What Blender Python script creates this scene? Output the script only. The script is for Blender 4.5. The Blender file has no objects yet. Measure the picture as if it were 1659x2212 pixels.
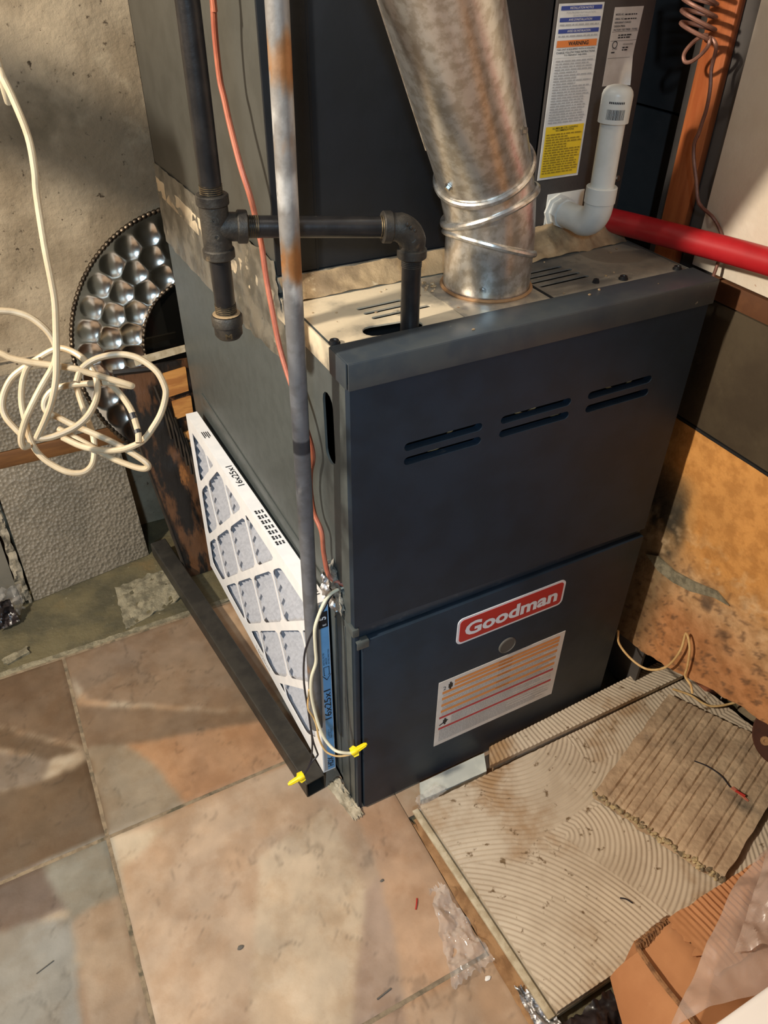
import bpy, bmesh, math, random
import numpy as np
from mathutils import Vector, Matrix, noise

random.seed(7)
SC = bpy.context.scene
COL = SC.collection

# ---------------------------------------------------------------- camera
cam_d = bpy.data.cameras.new('camera')
cam = bpy.data.objects.new('camera', cam_d)
COL.objects.link(cam)
cam_d.sensor_fit = 'HORIZONTAL'
cam_d.sensor_width = 36.0
cam_d.lens = 36.0 * 1656.93 / 1659.0
cam_d.clip_start = 0.02
cam.matrix_world = Matrix((
    (0.8883548, 0.27785372, -0.36554488, -0.30196477),
    (-0.45906706, 0.55328542, -0.69507747, -0.65611212),
    (0.00912079, 0.78528502, 0.61906724, 1.22355393),
    (0, 0, 0, 1)))
SC.camera = cam

# ---------------------------------------------------------------- world, lamps, exposure
world = bpy.data.worlds.new('room_air')
SC.world = world
world.use_nodes = True
world.node_tree.nodes['Background'].inputs[0].default_value = (1.0, 0.86, 0.7, 1)
world.node_tree.nodes['Background'].inputs[1].default_value = 0.02


def lamp(name, kind, loc, energy, col, size=0.05, target=None, size_y=None):
    d = bpy.data.lights.new(name, kind)
    d.energy = energy
    d.color = col
    if kind == 'AREA':
        d.shape = 'RECTANGLE' if size_y else 'SQUARE'
        d.size = size
        if size_y:
            d.size_y = size_y
    else:
        d.shadow_soft_size = size
    o = bpy.data.objects.new(name, d)
    COL.objects.link(o)
    o.location = loc
    if target is not None:
        o.rotation_euler = (Vector(target) - Vector(loc)).to_track_quat('-Z', 'Y').to_euler()
    return o


lamp('ceiling_bulb', 'POINT', (-0.42, 0.20, 2.15), 9, (1.0, 0.92, 0.80), 0.035)
lamp('side_bulb', 'POINT', (-1.55, -0.10, 1.85), 212, (1.0, 0.90, 0.75), 0.05)
lamp('corner_bulb', 'POINT', (0.50, -0.85, 2.2), 3.5, (1.0, 0.80, 0.62), 0.06)
lamp('doorway_lamp', 'AREA', (-0.80, -1.53, 1.75), 20, (0.50, 0.76, 1.0), 0.14, (-0.1, 0.0, 0.3))

SC.view_settings.view_transform = 'Standard'
SC.view_settings.look = 'None'
SC.view_settings.gamma = 1.0
SC.view_settings.use_curve_mapping = False
SC.view_settings.exposure = 0.0


# ---------------------------------------------------------------- materials
def lin(c):
    r = []
    for v in c[:3]:
        v = v / 255.0
        r.append(v / 12.92 if v <= 0.04045 else ((v + 0.055) / 1.055) ** 2.4)
    return (r[0], r[1], r[2], 1.0)


def M(name, c, c2=None, scale=20.0, rough=0.6, metal=0.0, bump=0.0, bscale=None, lo=0.4, hi=0.62,
      spots=None, detail=6.0, stretch=None, alpha=1.0, trans=0.0, coat=0.0, vcol=False, rvar=0.0, voro=None, spec=None, reach=None):
    """Principled material: base colour mottled by noise, optional extra spot layers [(colour, scale, lo, hi), ...]."""
    m = bpy.data.materials.new(name)
    m.use_nodes = True
    nt = m.node_tree
    N, Lk = nt.nodes, nt.links
    p = N['Principled BSDF']
    p.inputs['Roughness'].default_value = rough
    p.inputs['Metallic'].default_value = metal
    if spec is not None:
        p.inputs['Specular IOR Level'].default_value = spec
    if coat:
        p.inputs['Coat Weight'].default_value = coat
        p.inputs['Coat Roughness'].default_value = 0.15
    p.inputs['Alpha'].default_value = alpha
    p.inputs['Transmission Weight'].default_value = trans
    geo = N.new('ShaderNodeNewGeometry')
    vec = geo.outputs['Position']
    if stretch:
        mp = N.new('ShaderNodeMapping')
        mp.inputs['Scale'].default_value = stretch
        Lk.new(vec, mp.inputs['Vector'])
        vec = mp.outputs['Vector']

    def nz(s, d=detail, rgh=0.6):
        t = N.new('ShaderNodeTexNoise')
        t.inputs['Scale'].default_value = s
        t.inputs['Detail'].default_value = d
        t.inputs['Roughness'].default_value = rgh
        Lk.new(vec, t.inputs['Vector'])
        return t.outputs['Fac']

    def ramp(f, a, b):
        r = N.new('ShaderNodeMapRange')
        r.interpolation_type = 'SMOOTHSTEP'
        r.inputs['From Min'].default_value = a
        r.inputs['From Max'].default_value = b
        Lk.new(f, r.inputs['Value'])
        return r.outputs['Result']

    def mix(f, a, b, mode='MIX'):
        x = N.new('ShaderNodeMix')
        x.data_type = 'RGBA'
        x.blend_type = mode
        if isinstance(f, float):
            x.inputs['Factor'].default_value = f
        else:
            Lk.new(f, x.inputs['Factor'])
        for sock, v in ((x.inputs[6], a), (x.inputs[7], b)):
            if isinstance(v, tuple):
                sock.default_value = v
            else:
                Lk.new(v, sock)
        return x.outputs[2]
    cur = lin(c)
    if vcol:
        at = N.new('ShaderNodeAttribute')
        at.attribute_name = 'print'
        cur = at.outputs['Color']
        if c2:
            cur = mix(ramp(nz(scale), lo, hi), cur, mix(1.0, cur, lin(c2), 'MULTIPLY'))
    elif c2:
        fac = ramp(nz(scale), lo, hi)
        if reach:                       # the second colour (dust) fades along x, painting in shade too
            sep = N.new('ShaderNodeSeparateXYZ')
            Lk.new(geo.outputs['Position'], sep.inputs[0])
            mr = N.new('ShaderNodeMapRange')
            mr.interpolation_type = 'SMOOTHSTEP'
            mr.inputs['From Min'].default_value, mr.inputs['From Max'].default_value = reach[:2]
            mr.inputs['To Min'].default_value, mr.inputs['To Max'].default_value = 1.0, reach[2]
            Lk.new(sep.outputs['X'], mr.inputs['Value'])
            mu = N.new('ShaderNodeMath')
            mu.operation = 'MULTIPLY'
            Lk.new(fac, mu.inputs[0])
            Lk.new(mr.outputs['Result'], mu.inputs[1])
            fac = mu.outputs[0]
        cur = mix(fac, cur, lin(c2))
    for (sc, ss, a, b) in (spots or []):
        cur = mix(ramp(nz(ss), a, b), cur, lin(sc))
    if isinstance(cur, tuple):
        p.inputs['Base Color'].default_value = cur
    else:
        Lk.new(cur, p.inputs['Base Color'])
    if rvar:
        r = N.new('ShaderNodeMapRange')
        r.inputs['To Min'].default_value = max(0.02, rough - rvar)
        r.inputs['To Max'].default_value = min(1, rough + rvar)
        Lk.new(nz(scale * 1.7), r.inputs['Value'])
        Lk.new(r.outputs['Result'], p.inputs['Roughness'])
    if bump:
        b = N.new('ShaderNodeBump')
        b.inputs['Strength'].default_value = 1.0
        b.inputs['Distance'].default_value = bump
        if voro:
            v = N.new('ShaderNodeTexVoronoi')
            v.inputs['Scale'].default_value = voro
            Lk.new(vec, v.inputs['Vector'])
            Lk.new(v.outputs['Distance'], b.inputs['Height'])
        else:
            Lk.new(nz(bscale or scale * 2, 8.0), b.inputs['Height'])
        Lk.new(b.outputs['Normal'], p.inputs['Normal'])
    return m


# ---------------------------------------------------------------- mesh builder
class B:
    """Collects shapes; obj() links them as ONE mesh object."""

    def __init__(s):
        s.v, s.f, s.sm = [], [], []

    def add(s, vs, fs, smooth=True):
        o = len(s.v)
        s.v += [tuple(v) for v in vs]
        s.f += [tuple(i + o for i in f) for f in fs]
        return s

    def bm(s, bm, mw=None):
        bm.verts.index_update()
        vs = [(mw @ v.co if mw else v.co.copy()) for v in bm.verts]
        s.add(vs, [[v.index for v in f.verts] for f in bm.faces])
        bm.free()
        return s

    def box(s, lo, hi, bev=0.0, mw=None, seg=2):
        bm = bmesh.new()
        bmesh.ops.create_cube(bm, size=1)
        for v in bm.verts:
            v.co = Vector([(lo[i] + hi[i]) / 2 + v.co[i] * (hi[i] - lo[i]) for i in range(3)])
        if bev:
            bmesh.ops.bevel(bm, geom=bm.edges[:], offset=bev, segments=seg, affect='EDGES', profile=0.5)
        return s.bm(bm, mw)

    def tube(s, pts, r, n=12, smooth=0, cap=True, closed=False):
        P = [Vector(p) for p in pts]
        if smooth and len(P) > 2:
            P = catmull(P, smooth, closed)
        R = r if isinstance(r, (list, tuple)) else [r] * len(P)
        if len(R) != len(P):
            R = [R[min(len(R) - 1, int(i * len(R) / len(P)))] for i in range(len(P))]
        m = len(P)
        T = []
        for i in range(m):
            a = P[i - 1] if (i > 0 or closed) else P[i]
            b = P[(i + 1) % m] if (i < m - 1 or closed) else P[i]
            d = b - a
            T.append(d.normalized() if d.length > 1e-9 else (T[-1] if T else Vector((0, 0, 1))))
        up = Vector((0, 0, 1)) if abs(T[0].z) < 0.9 else Vector((1, 0, 0))
        x = T[0].cross(up).normalized()
        vs = []
        for i in range(m):
            x = (x - T[i] * x.dot(T[i]))
            x = x.normalized() if x.length > 1e-6 else T[i].orthogonal().normalized()
            y = T[i].cross(x)
            for k in range(n):
                a = 2 * math.pi * k / n
                vs.append(P[i] + (x * math.cos(a) + y * math.sin(a)) * R[i])
        fs = []
        for i in range(m if closed else m - 1):
            j = (i + 1) % m
            for k in range(n):
                fs.append((i * n + k, i * n + (k + 1) % n, j * n + (k + 1) % n, j * n + k))
        if cap and not closed:
            fs.append(tuple(reversed(range(n))))
            fs.append(tuple(range((m - 1) * n, m * n)))
        return s.add(vs, fs)

    def lathe(s, base, axis, prof, n=24, cap=True):
        """prof: [(distance along the axis, radius), ...]"""
        ax = Vector(axis).normalized()
        x = ax.orthogonal().normalized()
        y = ax.cross(x)
        b = Vector(base)
        vs, fs = [], []
        for (d, r) in prof:
            for k in range(n):
                a = 2 * math.pi * k / n
                vs.append(b + ax * d + (x * math.cos(a) + y * math.sin(a)) * r)
        m = len(prof)
        for i in range(m - 1):
            for k in range(n):
                fs.append((i * n + k, i * n + (k + 1) % n, (i + 1) * n + (k + 1) % n, (i + 1) * n + k))
        if cap:
            fs.append(tuple(reversed(range(n))))
            fs.append(tuple(range((m - 1) * n, m * n)))
        return s.add(vs, fs)

    def plate(s, outer, holes, th, o, ux, uy, bev=0):
        """flat sheet with real holes: 2D outlines in the frame (o, ux, uy), thickness th along ux x uy"""
        bm = bmesh.new()
        es = []
        for loop in [outer] + list(holes):
            vv = [bm.verts.new((p[0], p[1], 0)) for p in loop]
            for i in range(len(vv)):
                es.append(bm.edges.new((vv[i], vv[(i + 1) % len(vv)])))
        bmesh.ops.triangle_fill(bm, use_beauty=True, use_dissolve=False, edges=es)
        bmesh.ops.recalc_face_normals(bm, faces=bm.faces[:])
        if bm.faces and bm.faces[0].normal.z < 0:
            bmesh.ops.reverse_faces(bm, faces=bm.faces[:])
        r = bmesh.ops.extrude_face_region(bm, geom=bm.faces[:])
        for g in r['geom']:
            if isinstance(g, bmesh.types.BMVert):
                g.co.z += th
        bmesh.ops.recalc_face_normals(bm, faces=bm.faces[:])
        ux, uy = Vector(ux), Vector(uy)
        uz = ux.cross(uy).normalized()
        mw = Matrix(((ux.x, uy.x, uz.x, o[0]), (ux.y, uy.y, uz.y, o[1]), (ux.z, uy.z, uz.z, o[2]), (0, 0, 0, 1)))
        return s.bm(bm, mw)

    def sheet(s, c00, c10, c11, c01, nu=12, nv=12, amp=0.0, th=0.001, freq=30.0, seed=0, fn=None, ragged=0.0):
        """four-cornered sheet with noise relief and real thickness"""
        c00, c10, c11, c01 = map(Vector, (c00, c10, c11, c01))
        nrm = (c10 - c00).cross(c01 - c00).normalized()
        top, n = [], []
        off = Vector((seed * 7.3, seed * 3.1, seed * 1.7))
        for j in range(nv + 1):
            for i in range(nu + 1):
                u, v = i / nu, j / nv
                if ragged:
                    if i in (0, nu):
                        u += ragged * (noise.noise(Vector((v * 9, seed, i))) )
                    if j in (0, nv):
                        v += ragged * (noise.noise(Vector((u * 9, seed + 4, j))))
                p = (c00 * (1 - u) + c10 * u) * (1 - v) + (c01 * (1 - u) + c11 * u) * v
                h = amp * noise.fractal(p * freq + off, 0.8, 2.0, 3) if amp else 0
                if fn:
                    h += fn(u, v)
                top.append(p + nrm * h)
        w = nu + 1
        k = len(top)
        vs = top + [p - nrm * th for p in top]
        fs = []
        for j in range(nv):
            for i in range(nu):
                a = j * w + i
                fs.append((a, a + 1, a + w + 1, a + w))
                fs.append((k + a, k + a + w, k + a + w + 1, k + a + 1))
        for i in range(nu):
            fs.append((i, k + i, k + i + 1, i + 1))
            a = nv * w + i
            fs.append((a, a + 1, k + a + 1, k + a))
        for j in range(nv):
            a = j * w
            fs.append((a, a + w, k + a + w, k + a))
            a = j * w + nu
            fs.append((a, k + a, k + a + w, a + w))
        return s.add(vs, fs)

    def ball(s, c, r, sq=(1, 1, 1), jag=0.0, seed=0, sub=2):
        bm = bmesh.new()
        bmesh.ops.create_icosphere(bm, subdivisions=sub, radius=1)
        for v in bm.verts:
            k = 1 + (jag * noise.noise(v.co * 1.6 + Vector((seed * 5.1, seed, 0))) if jag else 0)
            v.co = Vector([c[i] + v.co[i] * r * sq[i] * k for i in range(3)])
        return s.bm(bm)

    def obj(s, name, mat, parent=None, label=None, kind=None, ang=35):
        me = bpy.data.meshes.new(name)
        base = Vector(parent_base.get(parent.name, (0, 0, 0))) if parent else Vector((0, 0, 0))
        me.from_pydata([tuple(Vector(v) - base) for v in s.v], [], s.f)
        me.materials.append(mat)
        me.polygons.foreach_set('use_smooth', [True] * len(me.polygons))
        me.set_sharp_from_angle(angle=math.radians(ang))
        o = bpy.data.objects.new(name, me)
        COL.objects.link(o)
        if parent:
            o.parent = parent
            parent_base[o.name] = tuple(base)
        if label:
            o['label'] = label
        if kind:
            o['kind'] = kind
        return o


parent_base = {}


def catmull(P, k, closed=False):
    out = []
    n = len(P)
    for i in range(n if closed else n - 1):
        p0 = P[(i - 1) % n] if (closed or i > 0) else P[0] * 2 - P[1]
        p1, p2 = P[i], P[(i + 1) % n]
        p3 = P[(i + 2) % n] if (closed or i + 2 < n) else p2 * 2 - p1
        for j in range(k):
            t = j / k
            out.append(0.5 * ((2 * p1) + (p2 - p0) * t + (2 * p0 - 5 * p1 + 4 * p2 - p3) * t * t + (3 * p1 - p0 - 3 * p2 + p3) * t ** 3))
    if not closed:
        out.append(P[-1])
    return out


def thing(name, label, cat, base=(0, 0, 0), group=None):
    o = bpy.data.objects.new(name, None)
    o.empty_display_size = 0.02
    COL.objects.link(o)
    o.location = base
    parent_base[o.name] = tuple(base)
    o['label'] = label
    o['category'] = cat
    if group:
        o['group'] = group
    return o


def paint(o, fn):
    """per-vertex colour of a worn surface: fn(point, index) -> RGB 0-255"""
    me = o.data
    ca = me.color_attributes.new('print', 'FLOAT_COLOR', 'POINT')
    for i, v in enumerate(me.vertices):
        ca.data[i].color = lin(tuple(fn(v.co, i)))


def tag(o, label, cat, group=None):
    """a thing that is one mesh: its origin goes to the middle of its foot"""
    me = o.data
    co = np.empty(len(me.vertices) * 3)
    me.vertices.foreach_get('co', co)
    co = co.reshape(-1, 3)
    b = np.array([(co[:, 0].min() + co[:, 0].max()) / 2, (co[:, 1].min() + co[:, 1].max()) / 2, co[:, 2].min()])
    me.vertices.foreach_set('co', (co - b).ravel())
    o.location = b
    parent_base[o.name] = tuple(b)
    o['label'] = label
    o['category'] = cat
    if group:
        o['group'] = group
    return o


def stadium(cx, cy, L, h, ang=0.0, n=6):
    """outline of a slot with round ends"""
    pts = []
    r = h / 2
    for sgn, a0 in ((1, -90), (-1, 90)):
        for i in range(n + 1):
            a = math.radians(a0 + 180 * i / n)
            pts.append((sgn * (L / 2 - r) + r * math.cos(a), r * math.sin(a)))
    ca, sa = math.cos(ang), math.sin(ang)
    return [(cx + x * ca - y * sa, cy + x * sa + y * ca) for x, y in pts]


def rrect(x0, y0, x1, y1, r, n=5):
    pts = []
    for cx, cy, a0 in ((x1 - r, y0 + r, -90), (x1 - r, y1 - r, 0), (x0 + r, y1 - r, 90), (x0 + r, y0 + r, 180)):
        for i in range(n + 1):
            a = math.radians(a0 + 90 * i / n)
            pts.append((cx + r * math.cos(a), cy + r * math.sin(a)))
    return pts


def text_b(b, s, o, ux, uy, width=None, height=None, bold=0.0, align='LEFT', lift=0.0004):
    """flat lettering of the built-in font added to builder b; o = lower left corner, ux/uy unit vectors"""
    cu = bpy.data.curves.new('t', 'FONT')
    cu.body = s
    cu.size = 1.0
    cu.offset = bold
    cu.resolution_u = 3
    ob = bpy.data.objects.new('t', cu)
    COL.objects.link(ob)
    dg = bpy.context.evaluated_depsgraph_get()
    me = bpy.data.meshes.new_from_object(ob.evaluated_get(dg))
    bpy.data.objects.remove(ob)
    bpy.data.curves.remove(cu)
    vs = [v.co.copy() for v in me.vertices]
    if not vs:
        bpy.data.meshes.remove(me)
        return
    x0, x1 = min(v.x for v in vs), max(v.x for v in vs)
    y0, y1 = min(v.y for v in vs), max(v.y for v in vs)
    sx = width / (x1 - x0) if width else None
    sy = height / (y1 - y0) if height else None
    sx, sy = sx or sy, sy or sx
    ux, uy = Vector(ux), Vector(uy)
    uz = ux.cross(uy).normalized()
    o = Vector(o)
    b.add([o + ux * ((v.x - x0) * sx) + uy * ((v.y - y0) * sy) + uz * lift for v in vs], [list(p.vertices) for p in me.polygons])
    bpy.data.meshes.remove(me)


def strip_b(b, o, ux, uy, x0, y0, x1, y1, lift=0.0004):
    ux, uy = Vector(ux), Vector(uy)
    uz = ux.cross(uy).normalized()
    o = Vector(o)
    b.add([o + ux * x + uy * y + uz * lift for x, y in ((x0, y0), (x1, y0), (x1, y1), (x0, y1))], [(0, 1, 2, 3)])


def fine_print(b, o, ux, uy, x0, y0, x1, y1, pitch, seed=0, fill=0.55):
    """lines of print too small to read: rows of word-long dashes"""
    rnd = random.Random(seed)
    y = y1 - pitch
    while y > y0:
        x = x0
        end = x1 - (x1 - x0) * rnd.choice((0, 0, 0.05, 0.12, 0.4))
        while x < end:
            w = pitch * rnd.uniform(0.8, 3.2)
            strip_b(b, o, ux, uy, x, y, min(x + w, end), y + pitch * fill)
            x += w + pitch * 0.45
        y -= pitch


X, Y, Z = Vector((1, 0, 0)), Vector((0, 1, 0)), Vector((0, 0, 1))
W, H, D, CA, ZS = 0.5215, 0.85, 0.79, 0.2028, 0.435   # furnace width, height, depth; front of the coil cabinet; door seam

# ---------------------------------------------------------------- material list
m_concrete = M('concrete_wall', (172, 154, 128), (138, 121, 97), 5, 0.9, bump=0.004, bscale=40, spots=[((74, 60, 44), 70, 0.62, 0.70), ((168, 152, 126), 14, 0.58, 0.78), ((118, 104, 82), 3, 0.55, 0.7)])
m_wetfloor = M('bare_slab', (98, 90, 66), (74, 70, 54), 9, 0.55, bump=0.003, bscale=60, rvar=0.2, spots=[((112, 92, 58), 7, 0.55, 0.72), ((150, 142, 120), 60, 0.68, 0.74)])
m_tile = M('printed_tile', (200, 165, 130), (238, 230, 222), 11, 0.42, bump=0.0012, bscale=22, lo=0.42, hi=0.62, vcol=True, rvar=0.12,
           spots=[((110, 80, 58), 150, 0.70, 0.76)])
m_grout = M('grout', (132, 116, 94), (108, 94, 76), 60, 0.9, bump=0.001, spots=[((80, 74, 58), 30, 0.55, 0.7)])
m_wallpaint = M('dim_rough_wall', (74, 64, 54), (58, 50, 42), 3, 0.9)
m_ceiling = M('ceiling_boards', (66, 54, 42), (50, 42, 32), 4, 0.9)
m_white_board = M('white_wall_board', (240, 228, 210), (226, 210, 188), 4, 0.55, bump=0.001, bscale=50, spots=[((190, 132, 84), 5, 0.60, 0.68), ((166, 104, 66), 60, 0.72, 0.77)])
m_cement_board = M('cement_board', (74, 62, 44), (62, 50, 34), 8, 0.85, bump=0.001, bscale=80, spots=[((84, 72, 52), 18, 0.58, 0.7)])
m_stain_ply = M('stained_plywood', (204, 146, 82), (228, 222, 212), 40, 0.75, bump=0.0016, bscale=110, vcol=True)
m_brown_band = M('brown_wood', (128, 84, 50), (96, 60, 36), 10, 0.7, bump=0.001)
m_stud = M('orange_stud', (186, 108, 62), (158, 84, 46), 8, 0.38, bump=0.0006, bscale=30, stretch=(6, 6, 0.6), lo=0.35, hi=0.65)
m_dark_recess = M('recess_board', (88, 82, 78), (72, 68, 66), 6, 0.8)
m_paint = M('grey_furnace_paint', (80, 85, 84), (75, 80, 79), 40, 0.46, bump=0.0002, bscale=260, rvar=0.06, spec=0.4)
m_door = M('shaded_door_paint', (36, 48, 61), (32, 43, 54), 14, 0.46, bump=0.00012, bscale=220, rvar=0.08, spec=0.28, spots=[((82, 82, 80), 36, 0.70, 0.82)])  # same paint as the cabinet side, darkened to carry the front's shade
m_ledge = M('door_ledge_paint', (42, 54, 66), (64, 72, 80), 60, 0.4, lo=0.58, hi=0.7, spots=[((150, 158, 166), 140, 0.72, 0.77)])
m_dusty_top = M('dusty_top_panel', (98, 94, 88), (216, 198, 168), 9, 0.65, reach=(0.08, 0.36, 0.22), bump=0.0004, bscale=90, lo=0.34, hi=0.56, spots=[((196, 180, 154), 60, 0.64, 0.74), ((64, 60, 56), 16, 0.64, 0.74)])  # dust fades to the right, which also paints the flue's shade
m_cap_paint = M('top_cap_paint', (54, 61, 68), (64, 69, 72), 22, 0.42, spots=[((186, 176, 158), 55, 0.70, 0.76)])
m_dark_in = M('dark_interior', (20, 20, 21), (14, 14, 15), 30, 0.8)
m_coil = M('coil_cabinet_paint', (29, 31, 35), (25, 27, 30), 16, 0.5, spec=0.35, bump=0.00015, bscale=220)
m_coil_side = M('coil_side_paint', (76, 75, 69), (70, 69, 63), 18, 0.5, bump=0.0002, bscale=200)
m_access = M('access_panel_paint', (72, 66, 62), (64, 59, 56), 16, 0.5, bump=0.0002, bscale=240)
m_foil = M('grey_foil_tape', (150, 144, 132), (112, 108, 98), 26, 0.36, metal=0.55, bump=0.002, bscale=38, rvar=0.15, spots=[((198, 186, 166), 44, 0.60, 0.72)])
m_foil_dust = M('dusty_foil', (186, 160, 124), (150, 128, 100), 24, 0.5, metal=0.3, bump=0.002, bscale=50, spots=[((214, 196, 164), 40, 0.6, 0.72)])
m_foil_bright = M('bright_foil', (206, 204, 204), (150, 150, 152), 60, 0.22, metal=0.9, bump=0.003, bscale=90)
m_galv = M('galvanised_steel', (218, 216, 212), (188, 182, 172), 90, 0.30, metal=0.86, bump=0.00015, bscale=160, rvar=0.08, spots=[((176, 160, 142), 18, 0.62, 0.78)])
m_plate = M('vent_plate', (204, 192, 172), (166, 158, 148), 40, 0.45, metal=0.6, spots=[((186, 132, 84), 60, 0.64, 0.72)])
m_screw = M('zinc_screw', (190, 188, 184), rough=0.28, metal=1.0)
m_black_screw = M('black_screw', (38, 38, 40), rough=0.4, metal=0.3)
m_blackpipe = M('black_iron_pipe', (54, 52, 52), (44, 43, 44), 40, 0.33, metal=0.5, bump=0.0002, bscale=200, rvar=0.08, spots=[((150, 142, 132), 110, 0.71, 0.76)])
m_fitting = M('malleable_fitting', (74, 69, 62), (56, 53, 50), 60, 0.5, metal=0.45, bump=0.0006, bscale=330, spots=[((120, 104, 82), 40, 0.62, 0.74)])
m_thread = M('bare_thread', (140, 124, 96), (84, 76, 64), 120, 0.34, metal=0.8)
m_conduit = M('weathered_conduit', (150, 146, 142), (232, 230, 228), 60, 0.45, metal=0.25, bump=0.0003, bscale=160, vcol=True)
m_salmon = M('salmon_jacket', (182, 108, 84), (166, 92, 72), 30, 0.5)
m_white_cable = M('cream_cable_jacket', (194, 176, 146), (178, 158, 128), 24, 0.45)
m_cream_wire = M('cream_wire', (228, 222, 196), rough=0.4)
m_tan_wire = M('tan_wire', (214, 180, 124), (196, 158, 104), 60, 0.5)
m_dark_wire = M('dark_wire', (34, 34, 42), rough=0.4)
m_yellow = M('yellow_nut', (246, 218, 24), rough=0.38)
m_filter_card = M('white_filter_card', (244, 244, 246), (236, 237, 240), 30, 0.65)
m_media = M('pleated_media', (172, 174, 182), (160, 162, 170), 120, 0.95, bump=0.0004, bscale=500)
m_blue = M('blue_print', (112, 170, 222), (104, 160, 212), 20, 0.5)
m_grey_print = M('grey_print', (164, 166, 172), rough=0.5)
m_ink = M('black_ink', (30, 30, 34), rough=0.5)
m_grey_ink = M('grey_ink', (172, 168, 165), rough=0.6)
m_ochre_ink = M('ochre_ink', (158, 128, 30), rough=0.6)
m_paper = M('label_paper', (226, 222, 216), (214, 208, 200), 20, 0.5)
m_silver_label = M('silver_label', (206, 198, 190), (190, 180, 170), 16, 0.36, metal=0.25)
m_ink_blue = M('blue_band', (52, 70, 140), rough=0.5)
m_ink_orange = M('orange_band', (226, 128, 62), rough=0.5)
m_ink_brown = M('brown_ink', (150, 92, 46), rough=0.5)
m_ink_amber = M('amber_band', (228, 152, 84), rough=0.5)
m_ink_red = M('red_band', (188, 62, 66), rough=0.5)
m_ink_yellow = M('yellow_block', (236, 196, 40), rough=0.5)
m_badge_red = M('badge_red', (186, 34, 36), rough=0.32)
m_badge_white = M('badge_white', (228, 230, 236), rough=0.35)
m_pvc = M('white_pvc', (224, 222, 214), (210, 208, 200), 12, 0.35)
m_red = M('red_pipe_plastic', (178, 32, 38), (164, 26, 32), 14, 0.36)
m_copper_dull = M('dull_brown_wire', (150, 108, 92), (122, 84, 72), 40, 0.4, metal=0.35)
m_tubesteel = M('black_tube_steel', (58, 55, 50), (46, 44, 41), 24, 0.5, metal=0.3, bump=0.0003, bscale=160, spots=[((150, 140, 124), 90, 0.72, 0.77)])
m_char = M('charred_wood', (92, 61, 38), (24, 20, 17), 7, 0.40, stretch=(3.0, 3.0, 0.7), lo=0.44, hi=0.54, bump=0.002, bscale=24, detail=8, spots=[((150, 98, 54), 9, 0.64, 0.72)])
m_rawwood = M('split_wood', (200, 142, 76), (168, 110, 56), 10, 0.6, stretch=(1, 1, 6), bump=0.001)
m_blackwood = M('black_painted_edge', (34, 30, 27), (52, 44, 36), 20, 0.45)
m_chrome = M('hammered_chrome', (248, 240, 228), (234, 224, 210), 30, 0.21, metal=1.0)
m_beads = M('tarnished_rim', (96, 84, 70), (60, 52, 44), 60, 0.35, metal=0.9)
m_mirror = M('dark_mirror', (52, 50, 46), rough=0.08, metal=0.9)
m_emboss = M('embossed_panel', (122, 112, 96), (106, 98, 84), 6, 0.5, bump=0.0026, voro=130)
m_plainpanel = M('plain_grey_panel', (98, 92, 80), (84, 80, 70), 8, 0.6)
m_frayed = M('frayed_edge', (150, 140, 122), (112, 104, 88), 40, 0.8, bump=0.006, bscale=60)
m_rail = M('brown_rail', (126, 84, 44), (104, 68, 36), 12, 0.6, stretch=(0.5, 4, 4), bump=0.0006)
m_thinset = M('dried_thinset', (194, 178, 156), (182, 165, 143), 12, 0.85, spots=[((156, 124, 88), 6, 0.55, 0.72), ((112, 90, 64), 60, 0.61, 0.70)])
m_ply_edge = M('board_edge', (188, 174, 148), (164, 148, 120), 50, 0.8, bump=0.001)
m_torn_brown = M('torn_backing', (164, 124, 84), (136, 98, 62), 26, 0.85, bump=0.002)
m_pale = M('pale_strip', (206, 206, 194), (182, 184, 176), 16, 0.6)
m_mat = M('weathered_mat', (190, 164, 134), (168, 142, 114), 16, 0.85, bump=0.0014, bscale=150, spots=[((104, 94, 80), 9, 0.54, 0.70), ((186, 166, 134), 60, 0.64, 0.74)])
m_mat_edge = M('frayed_mat_edge', (190, 168, 126), (108, 94, 74), 60, 0.7, bump=0.003)
m_card = M('cardboard', (178, 124, 82), (164, 110, 70), 6, 0.85, bump=0.0006, bscale=40, spots=[((188, 138, 96), 20, 0.6, 0.75)])
m_card_edge = M('corrugated_edge', (150, 108, 72), (110, 76, 50), 120, 0.9, bump=0.002)
m_rust = M('rusty_disc', (82, 50, 38), (64, 40, 32), 14, 0.5, metal=0.3)
m_stone = M('rubble_stone', (128, 112, 88), (96, 84, 66), 18, 0.9, bump=0.004, bscale=50)
m_brick = M('broken_brick', (142, 84, 58), (112, 66, 48), 24, 0.9, bump=0.002)
m_blackbag = M('black_bag', (44, 36, 36), (30, 26, 27), 20, 0.3)
m_whiteplastic = M('white_plastic', (236, 232, 230), rough=0.35)
m_mortar = M('mortar_crumbs', (140, 132, 110), (104, 98, 80), 50, 0.95, bump=0.004, bscale=80)
m_mortar_pale = M('pale_mortar', (184, 172, 150), (150, 138, 116), 40, 0.95, bump=0.002, bscale=120)
m_redscrap = M('red_scrap', (170, 40, 32), rough=0.5)
m_greyscrap = M('grey_scrap', (92, 88, 82), rough=0.8)
m_fluff = M('grey_fluff', (168, 162, 150), (112, 106, 96), 60, 0.95, bump=0.006, bscale=120)


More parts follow.
